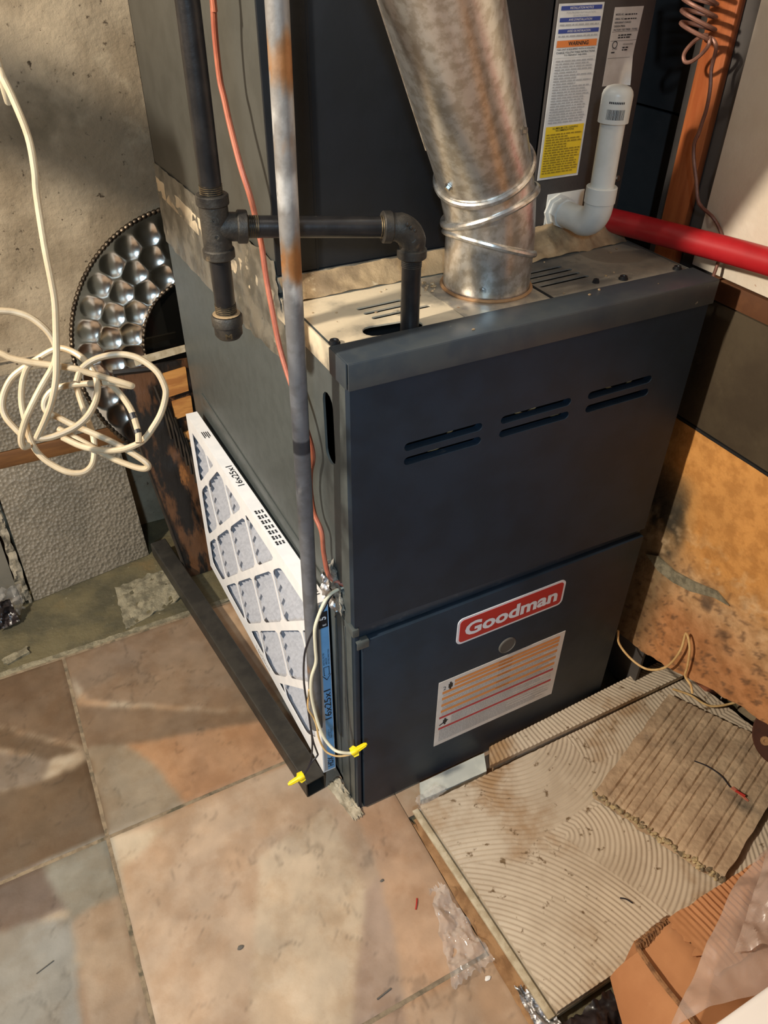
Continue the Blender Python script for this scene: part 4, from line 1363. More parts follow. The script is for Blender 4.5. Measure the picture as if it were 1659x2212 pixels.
for a0, a1, v0, v1 in ((0.003, 0.0042, 0.245, 0.262), (0.0118, 0.013, 0.245, 0.262), (0.003, 0.013, 0.262, 0.2632), (0.003, 0.0055, 0.244, 0.2452), (0.0105, 0.013, 0.244, 0.2452)):
    estrip(bk, v0, v1, a0, a1, 0.0007)
for (a0, v0), (a1, v1) in (((0.001, 0.2445), (0.008, 0.233)), ((0.015, 0.2445), (0.008, 0.233))):
    A_, C_ = eo + fv * v0 + wl * a0 + er * 0.0007, eo + fv * v1 + wl * a1 + er * 0.0007
    n_ = (C_ - A_).cross(er).normalized() * 0.0006
    bk.add([A_ - n_, C_ - n_, C_ + n_, A_ + n_], [(0, 1, 2, 3)])
bk.obj('lettering', m_ink, AF, kind='stuff')
bk = B()
text_b(bk, '5', eo + fv * 0.364 + wl * 0.0045, fv, wl, height=0.0110, bold=0.03, lift=0.0010)
text_b(bk, 'E', eo + fv * 0.352 + wl * 0.0050, fv, wl, height=0.0055, bold=0.02, lift=0.0010)
bk.obj('white_lettering', m_badge_white, AF, kind='stuff')
# print along the white top edge, read from the left
to = fm(0, FHT, 0) + fv * 0.0003
bk = B()
tu, tv = -fu, -fw


def ttext(s, u, a, w, h, bold=0.0):
    """words on the top edge: u = distance from the front end of the last letter, a = offset from the face"""
    text_b(bk, s, fm(u, FHT, -(a + h)), fu, fw, w, h, bold, lift=0.0006)


ttext('16x25x1', 0.335, 0.005, 0.070, 0.012, 0.01)
for i in range(7):
    u = 0.150 + i * 0.0155
    for j, (l, h) in enumerate(((0.010, 0.0036), (0.0085, 0.0030), (0.0085, 0.0030))):
        c = fm(u + l, FHT, -0.0035 - j * 0.0055)
        strip_b(bk, c + fv * 0.0003, tu, tv, 0, 0, l * 0.45, h)
        strip_b(bk, c + fv * 0.0003, tu, tv, l * 0.55, 0, l, h)
for i in range(4):
    strip_b(bk, fm(0.545 - i * 0.001, FHT, -0.0035 - i * 0.0036) + fv * 0.0003, tu, tv, 0, 0, 0.026 - 0.006 * (i % 2), 0.0018)
ttext('HDX', 0.016, 0.006, 0.026, 0.011, 0.02)
bk.obj('lettering', m_ink, AF, kind='stuff')
bk = B()
text_b(bk, '16x25x1', fm(0.325, 0.008, 0.0012), ux_f, fv, 0.070, 0.011, 0.0)
bk.obj('lettering', m_grey_ink, AF)

# ---------------------------------------------------------------- black steel tube on the floor
a0, a1 = Vector((-0.0515, 0.063, 0.0)), Vector((-0.1325, 0.815, 0.0))
td = (a1 - a0).normalized()
tn = Vector((-td.y, td.x, 0))
tb = B()
tw_, thk, th_ = 0.0185, 0.0022, 0.040
outer = [(-tw_, 0.0005), (tw_, 0.0005), (tw_, th_), (-tw_, th_)]
inner = [(-tw_ + thk, 0.0005 + thk), (tw_ - thk, 0.0005 + thk), (tw_ - thk, th_ - thk), (-tw_ + thk, th_ - thk)]
tb.plate(rrect(-tw_, 0.0005, tw_, th_, 0.003), [rrect(-tw_ + thk, 0.0005 + thk, tw_ - thk, th_ - thk, 0.0015)], (a1 - a0).length, a0, tn, Z)
tag(tb.obj('steel_tube', m_tubesteel), 'long black square steel tube lying on the tiles beside the filter', 'tube')

# ---------------------------------------------------------------- things at the back wall
CB = thing('charred_board', 'charred brown board leaning behind the furnace, left of its rear corner', 'board', (-0.07, 0.76, -0.009))
q00, q10, q11, q01 = (-0.096, 0.712, -0.008), (-0.034, 0.714, -0.008), (0.012, 0.832, 0.475), (-0.142, 0.832, 0.478)
B().sheet(q00, q10, q11, q01, 20, 60, 0.0026, 0.012, 22, 4).obj('sheet', m_char, CB)
lerp2 = lambda u, v: (Vector(q00) * (1 - u) + Vector(q10) * u) * (1 - v) + (Vector(q01) * (1 - u) + Vector(q11) * u) * v
nb_ = (Vector(q10) - Vector(q00)).cross(Vector(q01) - Vector(q00)).normalized()
b = B()
b.tube([lerp2(-0.01, 0), lerp2(-0.01, 0.5), lerp2(-0.01, 1.0)], 0.0035, 6)
b.tube([lerp2(-0.01, 1.0), lerp2(0.55, 0.985)], 0.006, 6)
b.obj('black_edging', m_blackwood, CB)
b = B()
for (u0, u1, v0, v1, hgt) in ((0.62, 0.93, 0.86, 0.97, 0.010), (0.66, 0.95, 0.76, 0.845, 0.011), (0.74, 0.97, 0.655, 0.70, 0.010), (0.82, 0.97, 0.62, 0.65, 0.008)):
    pts = [lerp2(u, v) + nb_ * h for h in (0.0, hgt) for (u, v) in ((u0, v0), (u1, v0 + 0.01), (u1, v1), (u0, v1 - 0.01))]
    b = B().add(pts, [(3, 2, 1, 0), (4, 5, 6, 7), (0, 1, 5, 4), (1, 2, 6, 5), (2, 3, 7, 6), (3, 0, 4, 7)])
    b.obj('split_slat', m_rawwood, CB, 'orange bare wood slat')
b = B()
for i in range(9):
    u = 0.46 + 0.06 * i
    b.tube([lerp2(u, 0.92 - 0.05 * i) + nb_ * 0.012, lerp2(u + 0.05, 0.80 - 0.05 * i) + nb_ * 0.018, lerp2(u + 0.07, 0.68 - 0.045 * i) + nb_ * 0.008], 0.0035, 5)
b.obj('black_shreds', m_blackwood, CB, kind='stuff')
b = B().sheet(lerp2(0.30, 1.01), lerp2(1.0, 1.03), lerp2(1.0, 1.055) + Vector((0, 0.002, 0)), lerp2(0.30, 1.04), 10, 2, 0, 0.008)
b.obj('top_strip', m_ply_edge, CB)

# hammered round tray: dished rim, dimples in rows, rope edges, dark middle
HT = thing('hammered_tray', 'round hammered silver tray leaning on the concrete wall behind the cable', 'tray', (0.07, 0.87, 0.2))
tc_ = Vector((0.078, 0.905, 0.468))
tz = Vector((-0.06, -0.972, 0.22)).normalized()
tx = Vector((1, 0, 0))
ty = tz.cross(tx).normalized()
ro_, ri_ = 0.283, 0.140
NR, NA = 46, 420
dim = []
for row in range(3):
    rr = ri_ + 0.025 + row * 0.0425
    nn = int(round(2 * math.pi * rr / 0.0480))
    for i in range(nn):
        a = 2 * math.pi * (i + 0.5 * (row % 2)) / nn
        dim.append((rr * math.cos(a), rr * math.sin(a)))
dim = np.array(dim)
rr = np.linspace(ri_, ro_, NR)[:, None]
aa = np.linspace(0, 2 * math.pi, NA, endpoint=False)[None, :]
px_, py_ = rr * np.cos(aa), rr * np.sin(aa)
dd = np.full(px_.shape, 9.0)
for dx, dy in dim:
    dd = np.minimum(dd, (px_ - dx) ** 2 + (py_ - dy) ** 2)
bulge = -0.0062 * np.clip(1 - dd / 0.0256 ** 2, 0, 1)
t_ = (rr - ri_) / (ro_ - ri_)
hgt = 0.014 * t_ ** 2 + bulge * np.clip(np.minimum(t_, 1 - t_) * 22, 0, 1)
vs = [tuple(tc_ + tx * px_[i, j] + ty * py_[i, j] + tz * hgt[i, j]) for i in range(NR) for j in range(NA)]
fs = [(i * NA + j, i * NA + (j + 1) % NA, (i + 1) * NA + (j + 1) % NA, (i + 1) * NA + j) for i in range(NR - 1) for j in range(NA)]
back = B().add(vs, fs)
back.obj('dimpled_rim', m_chrome, HT, ang=80)
for rad, hh, rt, nm in ((ro_, 0.014, 0.0052, 'rope_edge'), (ri_, 0.0015, 0.0046, 'rope_edge')):
    n_ = int(2 * math.pi * rad / 0.0026)
    pts = [tc_ + tx * rad * math.cos(2 * math.pi * i / n_) + ty * rad * math.sin(2 * math.pi * i / n_) + tz * hh for i in range(n_)]
    B().tube(pts, [rt * (0.66 + 0.34 * abs(math.sin(i * math.pi / 4))) for i in range(n_)], 8, closed=True).obj(nm, m_beads, HT)
B().lathe(tc_ - tz * 0.003, tz, [(0, ri_), (0.002, ri_), (0.003, 0.0)], 64, cap=False).obj('dark_middle', m_mirror, HT)
B().lathe(tc_ - tz * 0.010, tz, [(0, 0.05), (0.004, ri_ + 0.02), (0.006, ri_)], 48).obj('back_plate', m_beads, HT)

rl_ = B().box((-0.95, 0.918, 0.258), (-0.02, 0.953, 0.306), 0.003)
tag(rl_.obj('wood_rail', m_rail), 'brown wooden rail lying level along the concrete wall at left', 'rail')
ep = B().sheet((-0.425, 0.792, -0.008), (-0.158, 0.834, -0.008), (-0.158, 0.912, 0.268), (-0.425, 0.912, 0.272), 60, 60, 0.0008, 0.006, 20, 2)
# geometry pebbles of the embossed panel
tag(ep.obj('embossed_panel', m_emboss), 'pebbled grey panel leaning under the wooden rail', 'panel')
u2 = B().sheet((-0.62, 0.920, 0.308), (-0.125, 0.920, 0.308), (-0.125, 0.950, 0.462), (-0.62, 0.950, 0.462), 40, 20, 0.0006, 0.005, 20, 6)
tag(u2.obj('embossed_panel', m_emboss), 'shorter pebbled grey panel standing on the wooden rail behind the cable loops', 'panel')
pp = B().sheet((-0.80, 0.790, -0.008), (-0.452, 0.800, -0.008), (-0.452, 0.912, 0.262), (-0.80, 0.912, 0.262), 20, 20, 0.0006, 0.006, 10, 3)
tag(pp.obj('plain_panel', m_plainpanel), 'smooth dark grey panel leaning at the left edge under the rail', 'panel')
fe_ = B().sheet((-0.450, 0.790, -0.006), (-0.430, 0.794, -0.006), (-0.430, 0.904, 0.262), (-0.444, 0.904, 0.262), 6, 60, 0.007, 0.004, 70, 3, ragged=0.3)
tag(fe_.obj('frayed_strip', m_frayed), 'frayed grey edge strip between the smooth and pebbled leaning panels', 'strip')
lp = B().sheet((-0.53, 0.735, 0.001), (-0.445, 0.760, 0.001), (-0.44, 0.785, 0.055), (-0.53, 0.770, 0.075), 26, 22, 0.026, 0.0012, 26, 3, ragged=0.1)
tag(lp.obj('plastic_wad', m_clear), 'crumpled clear plastic wad on the bare slab at the left edge', 'plastic')
lp = B().sheet((-0.505, 0.722, 0.0), (-0.462, 0.735, 0.0), (-0.465, 0.752, 0.05), (-0.502, 0.748, 0.06), 16, 16, 0.016, 0.001, 40, 9)
tag(lp.obj('black_scrap', m_blackbag), 'shiny black scrap inside the clear plastic wad at left', 'scrap')

bd_ = B().tube([(-0.45, 0.43, 1.155), (-0.765, 0.43, 1.335), (-0.88, 0.43, 1.40), (-2.195, 0.43, 2.15)], 0.048, 32, 4)  # added out of view to throw the shadow band on the back wall
tag(bd_.obj('shadow_caster', m_galv), 'added unseen round duct that casts a shadow band on the concrete wall', 'duct')

# ---------------------------------------------------------------- bundle of white cable hanging from above
loops = {
 'main': [(-0.2525, 0.11, 2.38), (-0.2525, 0.1045, 1.6), (-0.2525, 0.1028, 1.1356), (-0.2533, 0.095, 1.1196), (-0.25, 0.0841, 1.1024), (-0.2472, 0.0664, 1.0771), (-0.2498, 0.0537, 1.0544), (-0.2533, 0.0473, 1.0383), (-0.2589, 0.026, 1.0041), (-0.2617, 0.0117, 0.9794), (-0.2639, 0.0049, 0.9636), (-0.27, -0.0055, 0.9414), (-0.2761, -0.0143, 0.921), (-0.2811, -0.0184, 0.9065), (-0.2888, -0.0222, 0.8909), (-0.2975, -0.0237, 0.8771), (-0.3085, -0.0251, 0.8621)],
 'b': [(-0.62, 0.10, 1.02), (-0.45, 0.065, 0.98), (-0.3393, 0.0374, 0.9626), (-0.3228, 0.0319, 0.9596), (-0.306, 0.0265, 0.9571), (-0.2948, 0.0241, 0.9545), (-0.2843, 0.0197, 0.9493), (-0.2762, 0.0133, 0.9404), (-0.2727, 0.0092, 0.9314), (-0.2725, 0.0067, 0.9223), (-0.2768, 0.0055, 0.912), (-0.2805, 0.0078, 0.9058), (-0.2934, 0.0071, 0.8909), (-0.3073, 0.0048, 0.8738), (-0.3151, 0.0041, 0.8619), (-0.3211, 0.0023, 0.8499), (-0.3215, 0.001, 0.8417), (-0.3162, 0.003, 0.8406)],
 'c': [(-0.62, 0.16, 1.02), (-0.46, 0.11, 0.965), (-0.3489, 0.0548, 0.928), (-0.3325, 0.0444, 0.9231), (-0.3163, 0.0336, 0.9178), (-0.308, 0.0278, 0.9133), (-0.2945, 0.0202, 0.91), (-0.2771, 0.011, 0.9073), (-0.262, 0.0031, 0.9045), (-0.2531, -0.0021, 0.901), (-0.2375, -0.0123, 0.8961), (-0.2262, -0.0193, 0.8921), (-0.221, -0.0218, 0.8896), (-0.2251, -0.0176, 0.8891), (-0.2378, -0.0077, 0.89), (-0.2551, 0.0025, 0.8884), (-0.2729, 0.012, 0.8858), (-0.2853, 0.0168, 0.881), (-0.2936, 0.0159, 0.8723), (-0.2941, 0.012, 0.8649), (-0.2856, 0.0054, 0.8597), (-0.275, -0.0034, 0.8533), (-0.2618, -0.0135, 0.847), (-0.2456, -0.0271, 0.8385), (-0.23, -0.0424, 0.8277), (-0.2253, -0.0477, 0.8217), (-0.2291, -0.0462, 0.8184), (-0.2378, -0.0386, 0.819), (-0.2544, -0.0224, 0.8246), (-0.269, -0.0052, 0.8325), (-0.2806, 0.0084, 0.8382), (-0.2886, 0.0182, 0.8417)],
 'd': [(-0.264, -0.0043, 0.8955), (-0.2572, 0.0017, 0.9032), (-0.2451, 0.0031, 0.9089), (-0.2315, 0.0009, 0.9114), (-0.2189, -0.0033, 0.9112), (-0.2075, -0.0101, 0.9072), (-0.1978, -0.0205, 0.8983), (-0.1948, -0.0289, 0.8876), (-0.196, -0.0332, 0.879), (-0.2037, -0.0381, 0.866), (-0.2132, -0.0401, 0.855), (-0.2236, -0.0408, 0.8451), (-0.2337, -0.0377, 0.8395), (-0.2458, -0.0322, 0.8356), (-0.2608, -0.0227, 0.8344), (-0.2749, -0.0112, 0.836), (-0.2878, 0.0028, 0.841)],
 'e': [(-0.2514, 0.0161, 0.8935), (-0.2452, 0.0085, 0.891), (-0.2373, -0.0019, 0.8863), (-0.2306, -0.0146, 0.8783), (-0.2269, -0.0267, 0.8693), (-0.2268, -0.0368, 0.8602), (-0.2274, -0.0437, 0.8544), (-0.2296, -0.0497, 0.8487)],
 'f': [(-0.3184, 0.0181, 0.8401), (-0.3227, 0.0233, 0.8468), (-0.3283, 0.032, 0.8567), (-0.3282, 0.0378, 0.8667), (-0.3227, 0.0418, 0.8777), (-0.3129, 0.0434, 0.8888), (-0.3004, 0.0412, 0.897), (-0.29, 0.038, 0.9031), (-0.2753, 0.0341, 0.9107), (-0.2662, 0.0287, 0.9134), (-0.2566, 0.0182, 0.9107), (-0.2505, 0.0071, 0.9053), (-0.2476, -0.0042, 0.8977), (-0.249, -0.0133, 0.8901), (-0.2544, -0.0211, 0.8815), (-0.264, -0.0268, 0.8729), (-0.2764, -0.029, 0.8664), (-0.2916, -0.0279, 0.8621), (-0.3019, -0.0265, 0.861), (-0.3101, -0.0238, 0.8626)],
 'g': [(-0.2864, 0.0308, 0.9056), (-0.2961, 0.0355, 0.901), (-0.3032, 0.0348, 0.8921), (-0.3082, 0.0321, 0.8821), (-0.3121, 0.0269, 0.8698), (-0.3137, 0.0183, 0.8553), (-0.3145, 0.0113, 0.8429), (-0.3118, 0.0034, 0.8315), (-0.3045, -0.005, 0.8224), (-0.2927, -0.0143, 0.8149), (-0.2801, -0.019, 0.813), (-0.2703, -0.0167, 0.8173), (-0.2647, -0.0082, 0.8261), (-0.2618, 0.0027, 0.8361), (-0.2621, 0.0155, 0.8461), (-0.2627, 0.0294, 0.8574), (-0.2624, 0.0419, 0.8676)],
}
WC = thing('white_cable', 'tangled bundle of cream white cable hanging in loops at the left', 'cable', (-0.27, 0.0, 0.81))
b = B()
for kk, pts in loops.items():
    b.tube(pts, 0.0029, 10, 5)
b.obj('jacket', m_white_cable, WC)
b = B().tube([(-0.2269, -0.0290, 0.8672), (-0.22685, -0.0330, 0.8635)], 0.0033, 10)
b.tube([(-0.2273, -0.0410, 0.8565), (-0.2274, -0.0437, 0.8544)], 0.0033, 10)
b.obj('tape_band', m_ink, WC, 'black tape bands')

# ---------------------------------------------------------------- drain fitting, red pipe, coiled wire
DP = thing('drain_fitting', 'white plastic drain elbow with capped riser on the coil cabinet', 'pipe', (0.413, 0.13, 0.88))
dy0, dz = CA - 0.004, 0.898
b = B()
b.lathe((0.411, dy0, dz), (0.04, -1, 0), [(0, 0.0225), (0.003, 0.0225), (0.004, 0.0175), (0.012, 0.0170), (0.013, 0.0195), (0.018, 0.0195), (0.019, 0.0165), (0.030, 0.0165)], 8)
b.obj('threaded_adapter', m_pvc, DP)
ez = Vector((0.4145, 0.122, dz))
b = B()
rc = 0.026
pts = [Vector((0.412, CA - 0.022, dz)), Vector((0.413, 0.122 + rc + 0.012, dz))]
for i in range(9):
    a = math.pi / 2 * i / 8
    pts.append(Vector((0.4145, 0.122 + rc - rc * math.sin(a), dz + rc - rc * math.cos(a))))
pts.append(Vector((0.4145, 0.122, dz + 0.048)))
b.tube(pts, [0.0168, 0.0168] + [0.0185] * 9 + [0.0190], 28)
b.lathe((0.4145, 0.122, dz + 0.030), Z, [(0, 0.0180), (0.001, 0.0196), (0.0195, 0.0196), (0.0205, 0.0186), (0.0205, 0.0152)], 28)
b.obj('elbow', m_pvc, DP)
B().tube([(0.4145, 0.122, dz + 0.04), (0.4135, 0.122, 1.035)], 0.0150, 28).obj('riser', m_pvc, DP)
b = B().lathe((0.4135, 0.122, 1.022), Z, [(0, 0.0155), (0.0005, 0.0183), (0.030, 0.0183), (0.034, 0.0172), (0.038, 0.0140), (0.040, 0.008), (0.0405, 0.0)], 32, cap=False)
b.obj('end_cap', m_pvc, DP)
b = B()
vd = Vector((-0.30 - 0.4135, -0.656 - 0.122, 0)).normalized()
a_mid = math.atan2(vd.y, vd.x) + 0.12
rnd = random.Random(4)
t = -0.62
while t < 0.55:
    w_ = rnd.choice((0.018, 0.03, 0.045))
    for q in (0,):
        pts = []
        for zz in (1.0275, 1.0385):
            for a in (a_mid + t, a_mid + t + w_):
                pts.append((0.4135 + 0.01845 * math.cos(a), 0.122 + 0.01845 * math.sin(a), zz))
        b.add(pts, [(0, 1, 3, 2)])
    t += w_ + rnd.choice((0.018, 0.028, 0.04))
for i in range(9):
    a = a_mid - 0.56 + i * 0.115
    pts = [(0.4135 + 0.01845 * math.cos(q), 0.122 + 0.01845 * math.sin(q), zz) for zz in (1.0445, 1.0468) for q in (a, a + 0.08)]
    b.add(pts, [(0, 1, 3, 2)])
b.obj('bar_code', m_ink, DP, 'printed bar code')

rp = B().tube([(0.500, 0.190, 0.876), (0.520, 0.09, 0.881), (0.5435, -0.045, 0.887), (0.552, -0.20, 0.893), (0.5565, -0.6, 0.90), (0.5565, -2.5, 0.92)], 0.0162, 24, 5)
tag(rp.obj('red_pipe', m_red), 'bright red plastic pipe crossing before the white wall board', 'pipe')

ch = B()
pts = [(0.536, 0.150, 2.39), (0.536, 0.150, 1.6), (0.536, 0.152, 1.22)]
for i in range(0, 5 * 16):
    t = i / 16
    a = 2 * math.pi * t + 0.6
    cx, cy, cz = 0.532, 0.146 - 0.003 * t, 1.165 - 0.0125 * t
    pts.append((cx + 0.021 * math.cos(a), cy + 0.021 * math.sin(a), cz + 0.006 * math.sin(a - 0.9)))
pts += [(0.532, 0.118, 1.1075), (0.53, 0.125, 1.1046), (0.53, 0.1339, 1.0986), (0.53, 0.1423, 1.0895), (0.53, 0.1445, 1.0826), (0.53, 0.1407, 1.0772), (0.53, 0.1329, 1.0774), (0.53, 0.1232, 1.0827), (0.53, 0.1136, 1.0912), (0.53, 0.1089, 1.099), (0.531, 0.1109, 1.1043), (0.534, 0.113, 1.1050), (0.536, 0.108, 1.1024), (0.538, 0.104, 1.0956), (0.545, 0.110, 1.0828), (0.545, 0.110, 1.0724), (0.545, 0.108, 1.0646), (0.545, 0.1052, 1.055), (0.545, 0.1032, 1.0425), (0.546, 0.1035, 1.0278), (0.547, 0.106, 1.014), (0.548, 0.1083, 1.0), (0.55, 0.1132, 0.988), (0.55, 0.1085, 0.9708), (0.5505, 0.0958, 0.946), (0.551, 0.083, 0.9208), (0.568, 0.0706, 0.9048), (0.5725, 0.0565, 0.8913), (0.5725, 0.0447, 0.8731), (0.560, 0.0349, 0.846), (0.545, 0.033, 0.70), (0.545, 0.033, 0.30), (0.545, 0.033, 0.03)]
ch.tube(pts, 0.0024, 8, 3)
tag(ch.obj('coiled_wire', m_copper_dull), 'dull brown wire twisted into a hanging spring coil by the orange stud', 'wire')

# ---------------------------------------------------------------- trowelled boards on the floor, right
TBd = thing('trowelled_board', 'large tan board covered in curved trowel ridges on the floor', 'board', (0.38, -0.22, 0.0))
TL, TR, BR, BL = Vector((0.086, -0.053, 0)), Vector((0.708, -0.052, 0)), Vector((0.752, -0.40, 0)), Vector((0.103, -0.412, 0))
ZT = 0.0235
B().sheet(BL + Z * 0.0120, BR + Z * 0.0120, TR + Z * 0.0120, TL + Z * 0.0120, 60, 30, 0, 0.0118, ragged=0.006, seed=3).obj('lower_ply', m_ply_edge, TBd)
nx, ny = 430, 250
uu, vv = np.meshgrid(np.linspace(0.008, 1, nx), np.linspace(0.004, 0.996, ny))
e00, e10, e11, e01 = [np.array(p) for p in (BL, BR, TR, TL)]
P_ = ((1 - uu)[..., None] * e00 + uu[..., None] * e10) * (1 - vv)[..., None] + ((1 - uu)[..., None] * e01 + uu[..., None] * e11) * vv[..., None]
x_, y_ = P_[..., 0], P_[..., 1]
PT = 0.0082


def dist(cx, cy):
    return np.hypot(x_ - cx, y_ - cy)


wob = 0.0016 * (fbm(x_, y_, 18, 3) - 0.5)
ph = dist(-0.06, -0.46)                                   # front strokes, nearly straight
up = (y_ > -0.196 + 0.10 * (x_ - 0.22)) & (x_ > 0.20)
ph = np.where(up, dist(0.30, 0.02), ph)                   # middle sweep
sweep = (x_ > 0.278 + 0.055 * (-(y_ + 0.22) / 0.14)) & (y_ < -0.19 + 0.0 * x_) & (y_ < -0.205 + 0.35 * (x_ - 0.29))
ph = np.where(sweep, dist(0.275, -0.205), ph)             # quarter circles right of the diagonal
first = (y_ > -0.22 + 0.32 * (0.24 - x_)) & (x_ < 0.245) & ~up
ph = np.where(first, dist(-0.02, -0.62), ph)
cor = (y_ > -0.125) & (x_ > 0.40)
ph = np.where(cor, dist(0.30, -0.06), ph)
ridge = np.sin((ph + wob) * 2 * math.pi / PT)
amp = 0.0008 * np.clip(0.55 + 1.2 * (fbm(x_, y_, 12, 31) - 0.3), 0.25, 1)
z_ = ZT + amp * np.clip(ridge * 1.5, -1, 1) + 0.0006 * fbm(x_, y_, 60, 8)
worn = np.clip((fbm(x_, y_, 9, 71) - 0.60) * 8, 0, 1)
z_ -= worn * 0.0008
nn = nx * ny
vs = np.stack([x_.ravel(), y_.ravel(), z_.ravel()], 1)
ii, jj = np.meshgrid(np.arange(nx - 1), np.arange(ny - 1))
a = (jj * nx + ii).ravel()
fs = np.stack([a, a + 1, a + nx + 1, a + nx], 1).tolist()
b = B()
b.v = [tuple(v) for v in vs]
b.f = [tuple(f) for f in fs]
edge = [i for i in range(nx)] + [j * nx + nx - 1 for j in range(1, ny)] + [(ny - 1) * nx + i for i in range(nx - 2, -1, -1)] + [j * nx for j in range(ny - 2, 0, -1)]
o0 = len(b.v)
b.v += [(b.v[e][0], b.v[e][1], 0.0122) for e in edge]
m_ = len(edge)
b.f += [(edge[(t + 1) % m_], edge[t], o0 + t, o0 + (t + 1) % m_) for t in range(m_)]
b.obj('ridged_face', m_thinset, TBd, ang=60)
sp = TL - BL
b = B()
b.box((0, 0, 0), (0.0105, 1, 0.006), 0.0006, Matrix(((sp.y * 0 + 1, sp.x, 0, BL.x - 0.0095), (0, sp.y, 0, BL.y), (0, 0, 1, 0.0122), (0, 0, 0, 1))))
b.obj('side_lip', m_ply_edge, TBd, 'pale lip along the left edge')

# torn backing strip and plank along the furnace
b = B().sheet((0.071, -0.44, 0.0002), (0.100, -0.44, 0.0002), (0.086, -0.060, 0.0002), (0.0705, -0.060, 0.0002), 6, 50, 0.0022, 0.0009, 60, 3, ragged=0.10)
tag(b.obj('torn_backing', m_torn_brown), 'torn brown backing strip between the tiles and the ridged board', 'strip')
b = B().sheet((0.1, -0.040, 0.0135), (0.233, -0.044, 0.0135), (0.250, -0.010, 0.0135), (0.115, -0.010, 0.0135), 30, 4, 0.001, 0.0133, 30, 5, ragged=0.01)
tag(b.obj('pale_plank', m_pale), 'pale narrow plank squeezed between the furnace door and ridged boards', 'plank')
nx2, ny2 = 260, 36
b = B()


def ridge_fn(u, v):
    return 0.0009 * math.sin((u * 0.42 + v * 0.012) * 2 * math.pi / 0.0082)


b.sheet((0.235, -0.049, 0.0365), (0.690, -0.052, 0.0365), (0.668, -0.004, 0.0365), (0.255, -0.016, 0.0365), nx2, 14, 0.0004, 0.0105, 60, 4, fn=ridge_fn)
b.sheet((0.245, -0.047, 0.0258), (0.680, -0.050, 0.0258), (0.660, -0.006, 0.0258), (0.265, -0.018, 0.0258), 20, 3, 0, 0.0255)
tag(b.obj('trowelled_strip', m_thinset), 'narrow tan strip with cross trowel ridges lying along the furnace front', 'strip')

# ridged mat
MT = thing('ridged_mat', 'weathered brown mat with parallel ridges lying on the trowelled board', 'mat', (0.55, -0.22, ZT))
A0, A1, A2, A3 = Vector((0.362, -0.176, 0.0418)), Vector((0.444, -0.386, 0.0418)), Vector((0.735, -0.285, 0.0418)), Vector((0.626, -0.076, 0.0418))
grooves = [0.10, 0.16, 0.205, 0.25, 0.31, 0.37, 0.44, 0.52, 0.565, 0.655, 0.71, 0.80, 0.845, 0.925]


def mat_fn(u, v):
    d = min(abs(u - q) for q in grooves)
    h = -0.0034 * max(0.0, 1 - d / 0.0115) * (0.6 + 0.5 * math.sin(v * 9 + u * 31) ** 2)
    h += 0.0006 * noise.noise(Vector((u * 60, v * 46, 2)))
    return h - (0.004 * max(0, 0.03 - v) / 0.03)


B().sheet(A0, A1, A2, A3, 150, 120, 0.0012, 0.011, 50, 4, fn=mat_fn, ragged=0.012).obj('ridged_sheet', m_mat, MT)
b = B()
ev = (A1 - A0)
for i in range(60):
    t = i / 59
    p = A0 + ev * t
    q = random.Random(i)
    b.ball(p + Vector((q.uniform(-0.003, 0.003), q.uniform(-0.003, 0.003), -0.002 + q.uniform(-0.004, 0.003))), q.uniform(0.0025, 0.0055), (1.2, 1, 0.55), 0.7, i, 1)
b.obj('frayed_edge', m_mat_edge, MT, 'frayed pale front edge', kind='stuff')

# twig wire, rusty disc
b = B().tube([(0.5582, -0.209, 0.0440), (0.5701, -0.2276, 0.0450), (0.5778, -0.252, 0.0445), (0.5748, -0.2755, 0.0445)], 0.0011, 6, 4)
tag(b.obj('bent_wire', m_dark_wire), 'thin dark bent wire lying on the ridged mat', 'wire')
CS = thing('copper_scrap', 'small copper cable scrap with red core at the end of the bent wire', 'scrap', (0.577, -0.288, 0.042))
b = B()
for i in range(4):
    b.tube([(0.5748 + 0.002 * i, -0.277, 0.0435), (0.5775 + 0.0016 * i, -0.291 - 0.001 * i, 0.0450), (0.581 + 0.001 * i, -0.305 - 0.003 * (i % 2), 0.0430)], 0.0009, 6, 4)
b.obj('strands', m_salmon, CS)
b = B().tube([(0.5765, -0.285, 0.0465), (0.583, -0.300, 0.0465)], 0.0022, 8)
b.obj('red_core', m_redscrap, CS)
RD = thing('rusty_disc', 'dark rusty round metal disc standing on the mat at the right edge', 'disc', (0.70, -0.245, 0.041))
dz_ = Vector((-0.62, -0.45, 0.64)).normalized()
dcn = Vector((0.715, -0.262, 0.083))
B().lathe(dcn, dz_, [(0, 0.004), (0.0, 0.056), (0.003, 0.058), (0.005, 0.056), (0.0035, 0.045), (0.003, 0.0)], 48, cap=False).obj('plate', m_rust, RD)
b = B().lathe(dcn + dz_ * 0.004 + Vector((-0.030, 0.018, -0.016)), dz_, [(0, 0.0085), (0.002, 0.008), (0.0022, 0.003), (0.0005, 0.0028)], 10)
b.obj('tab', m_torn_brown, RD, 'tan tab with a screw hole')

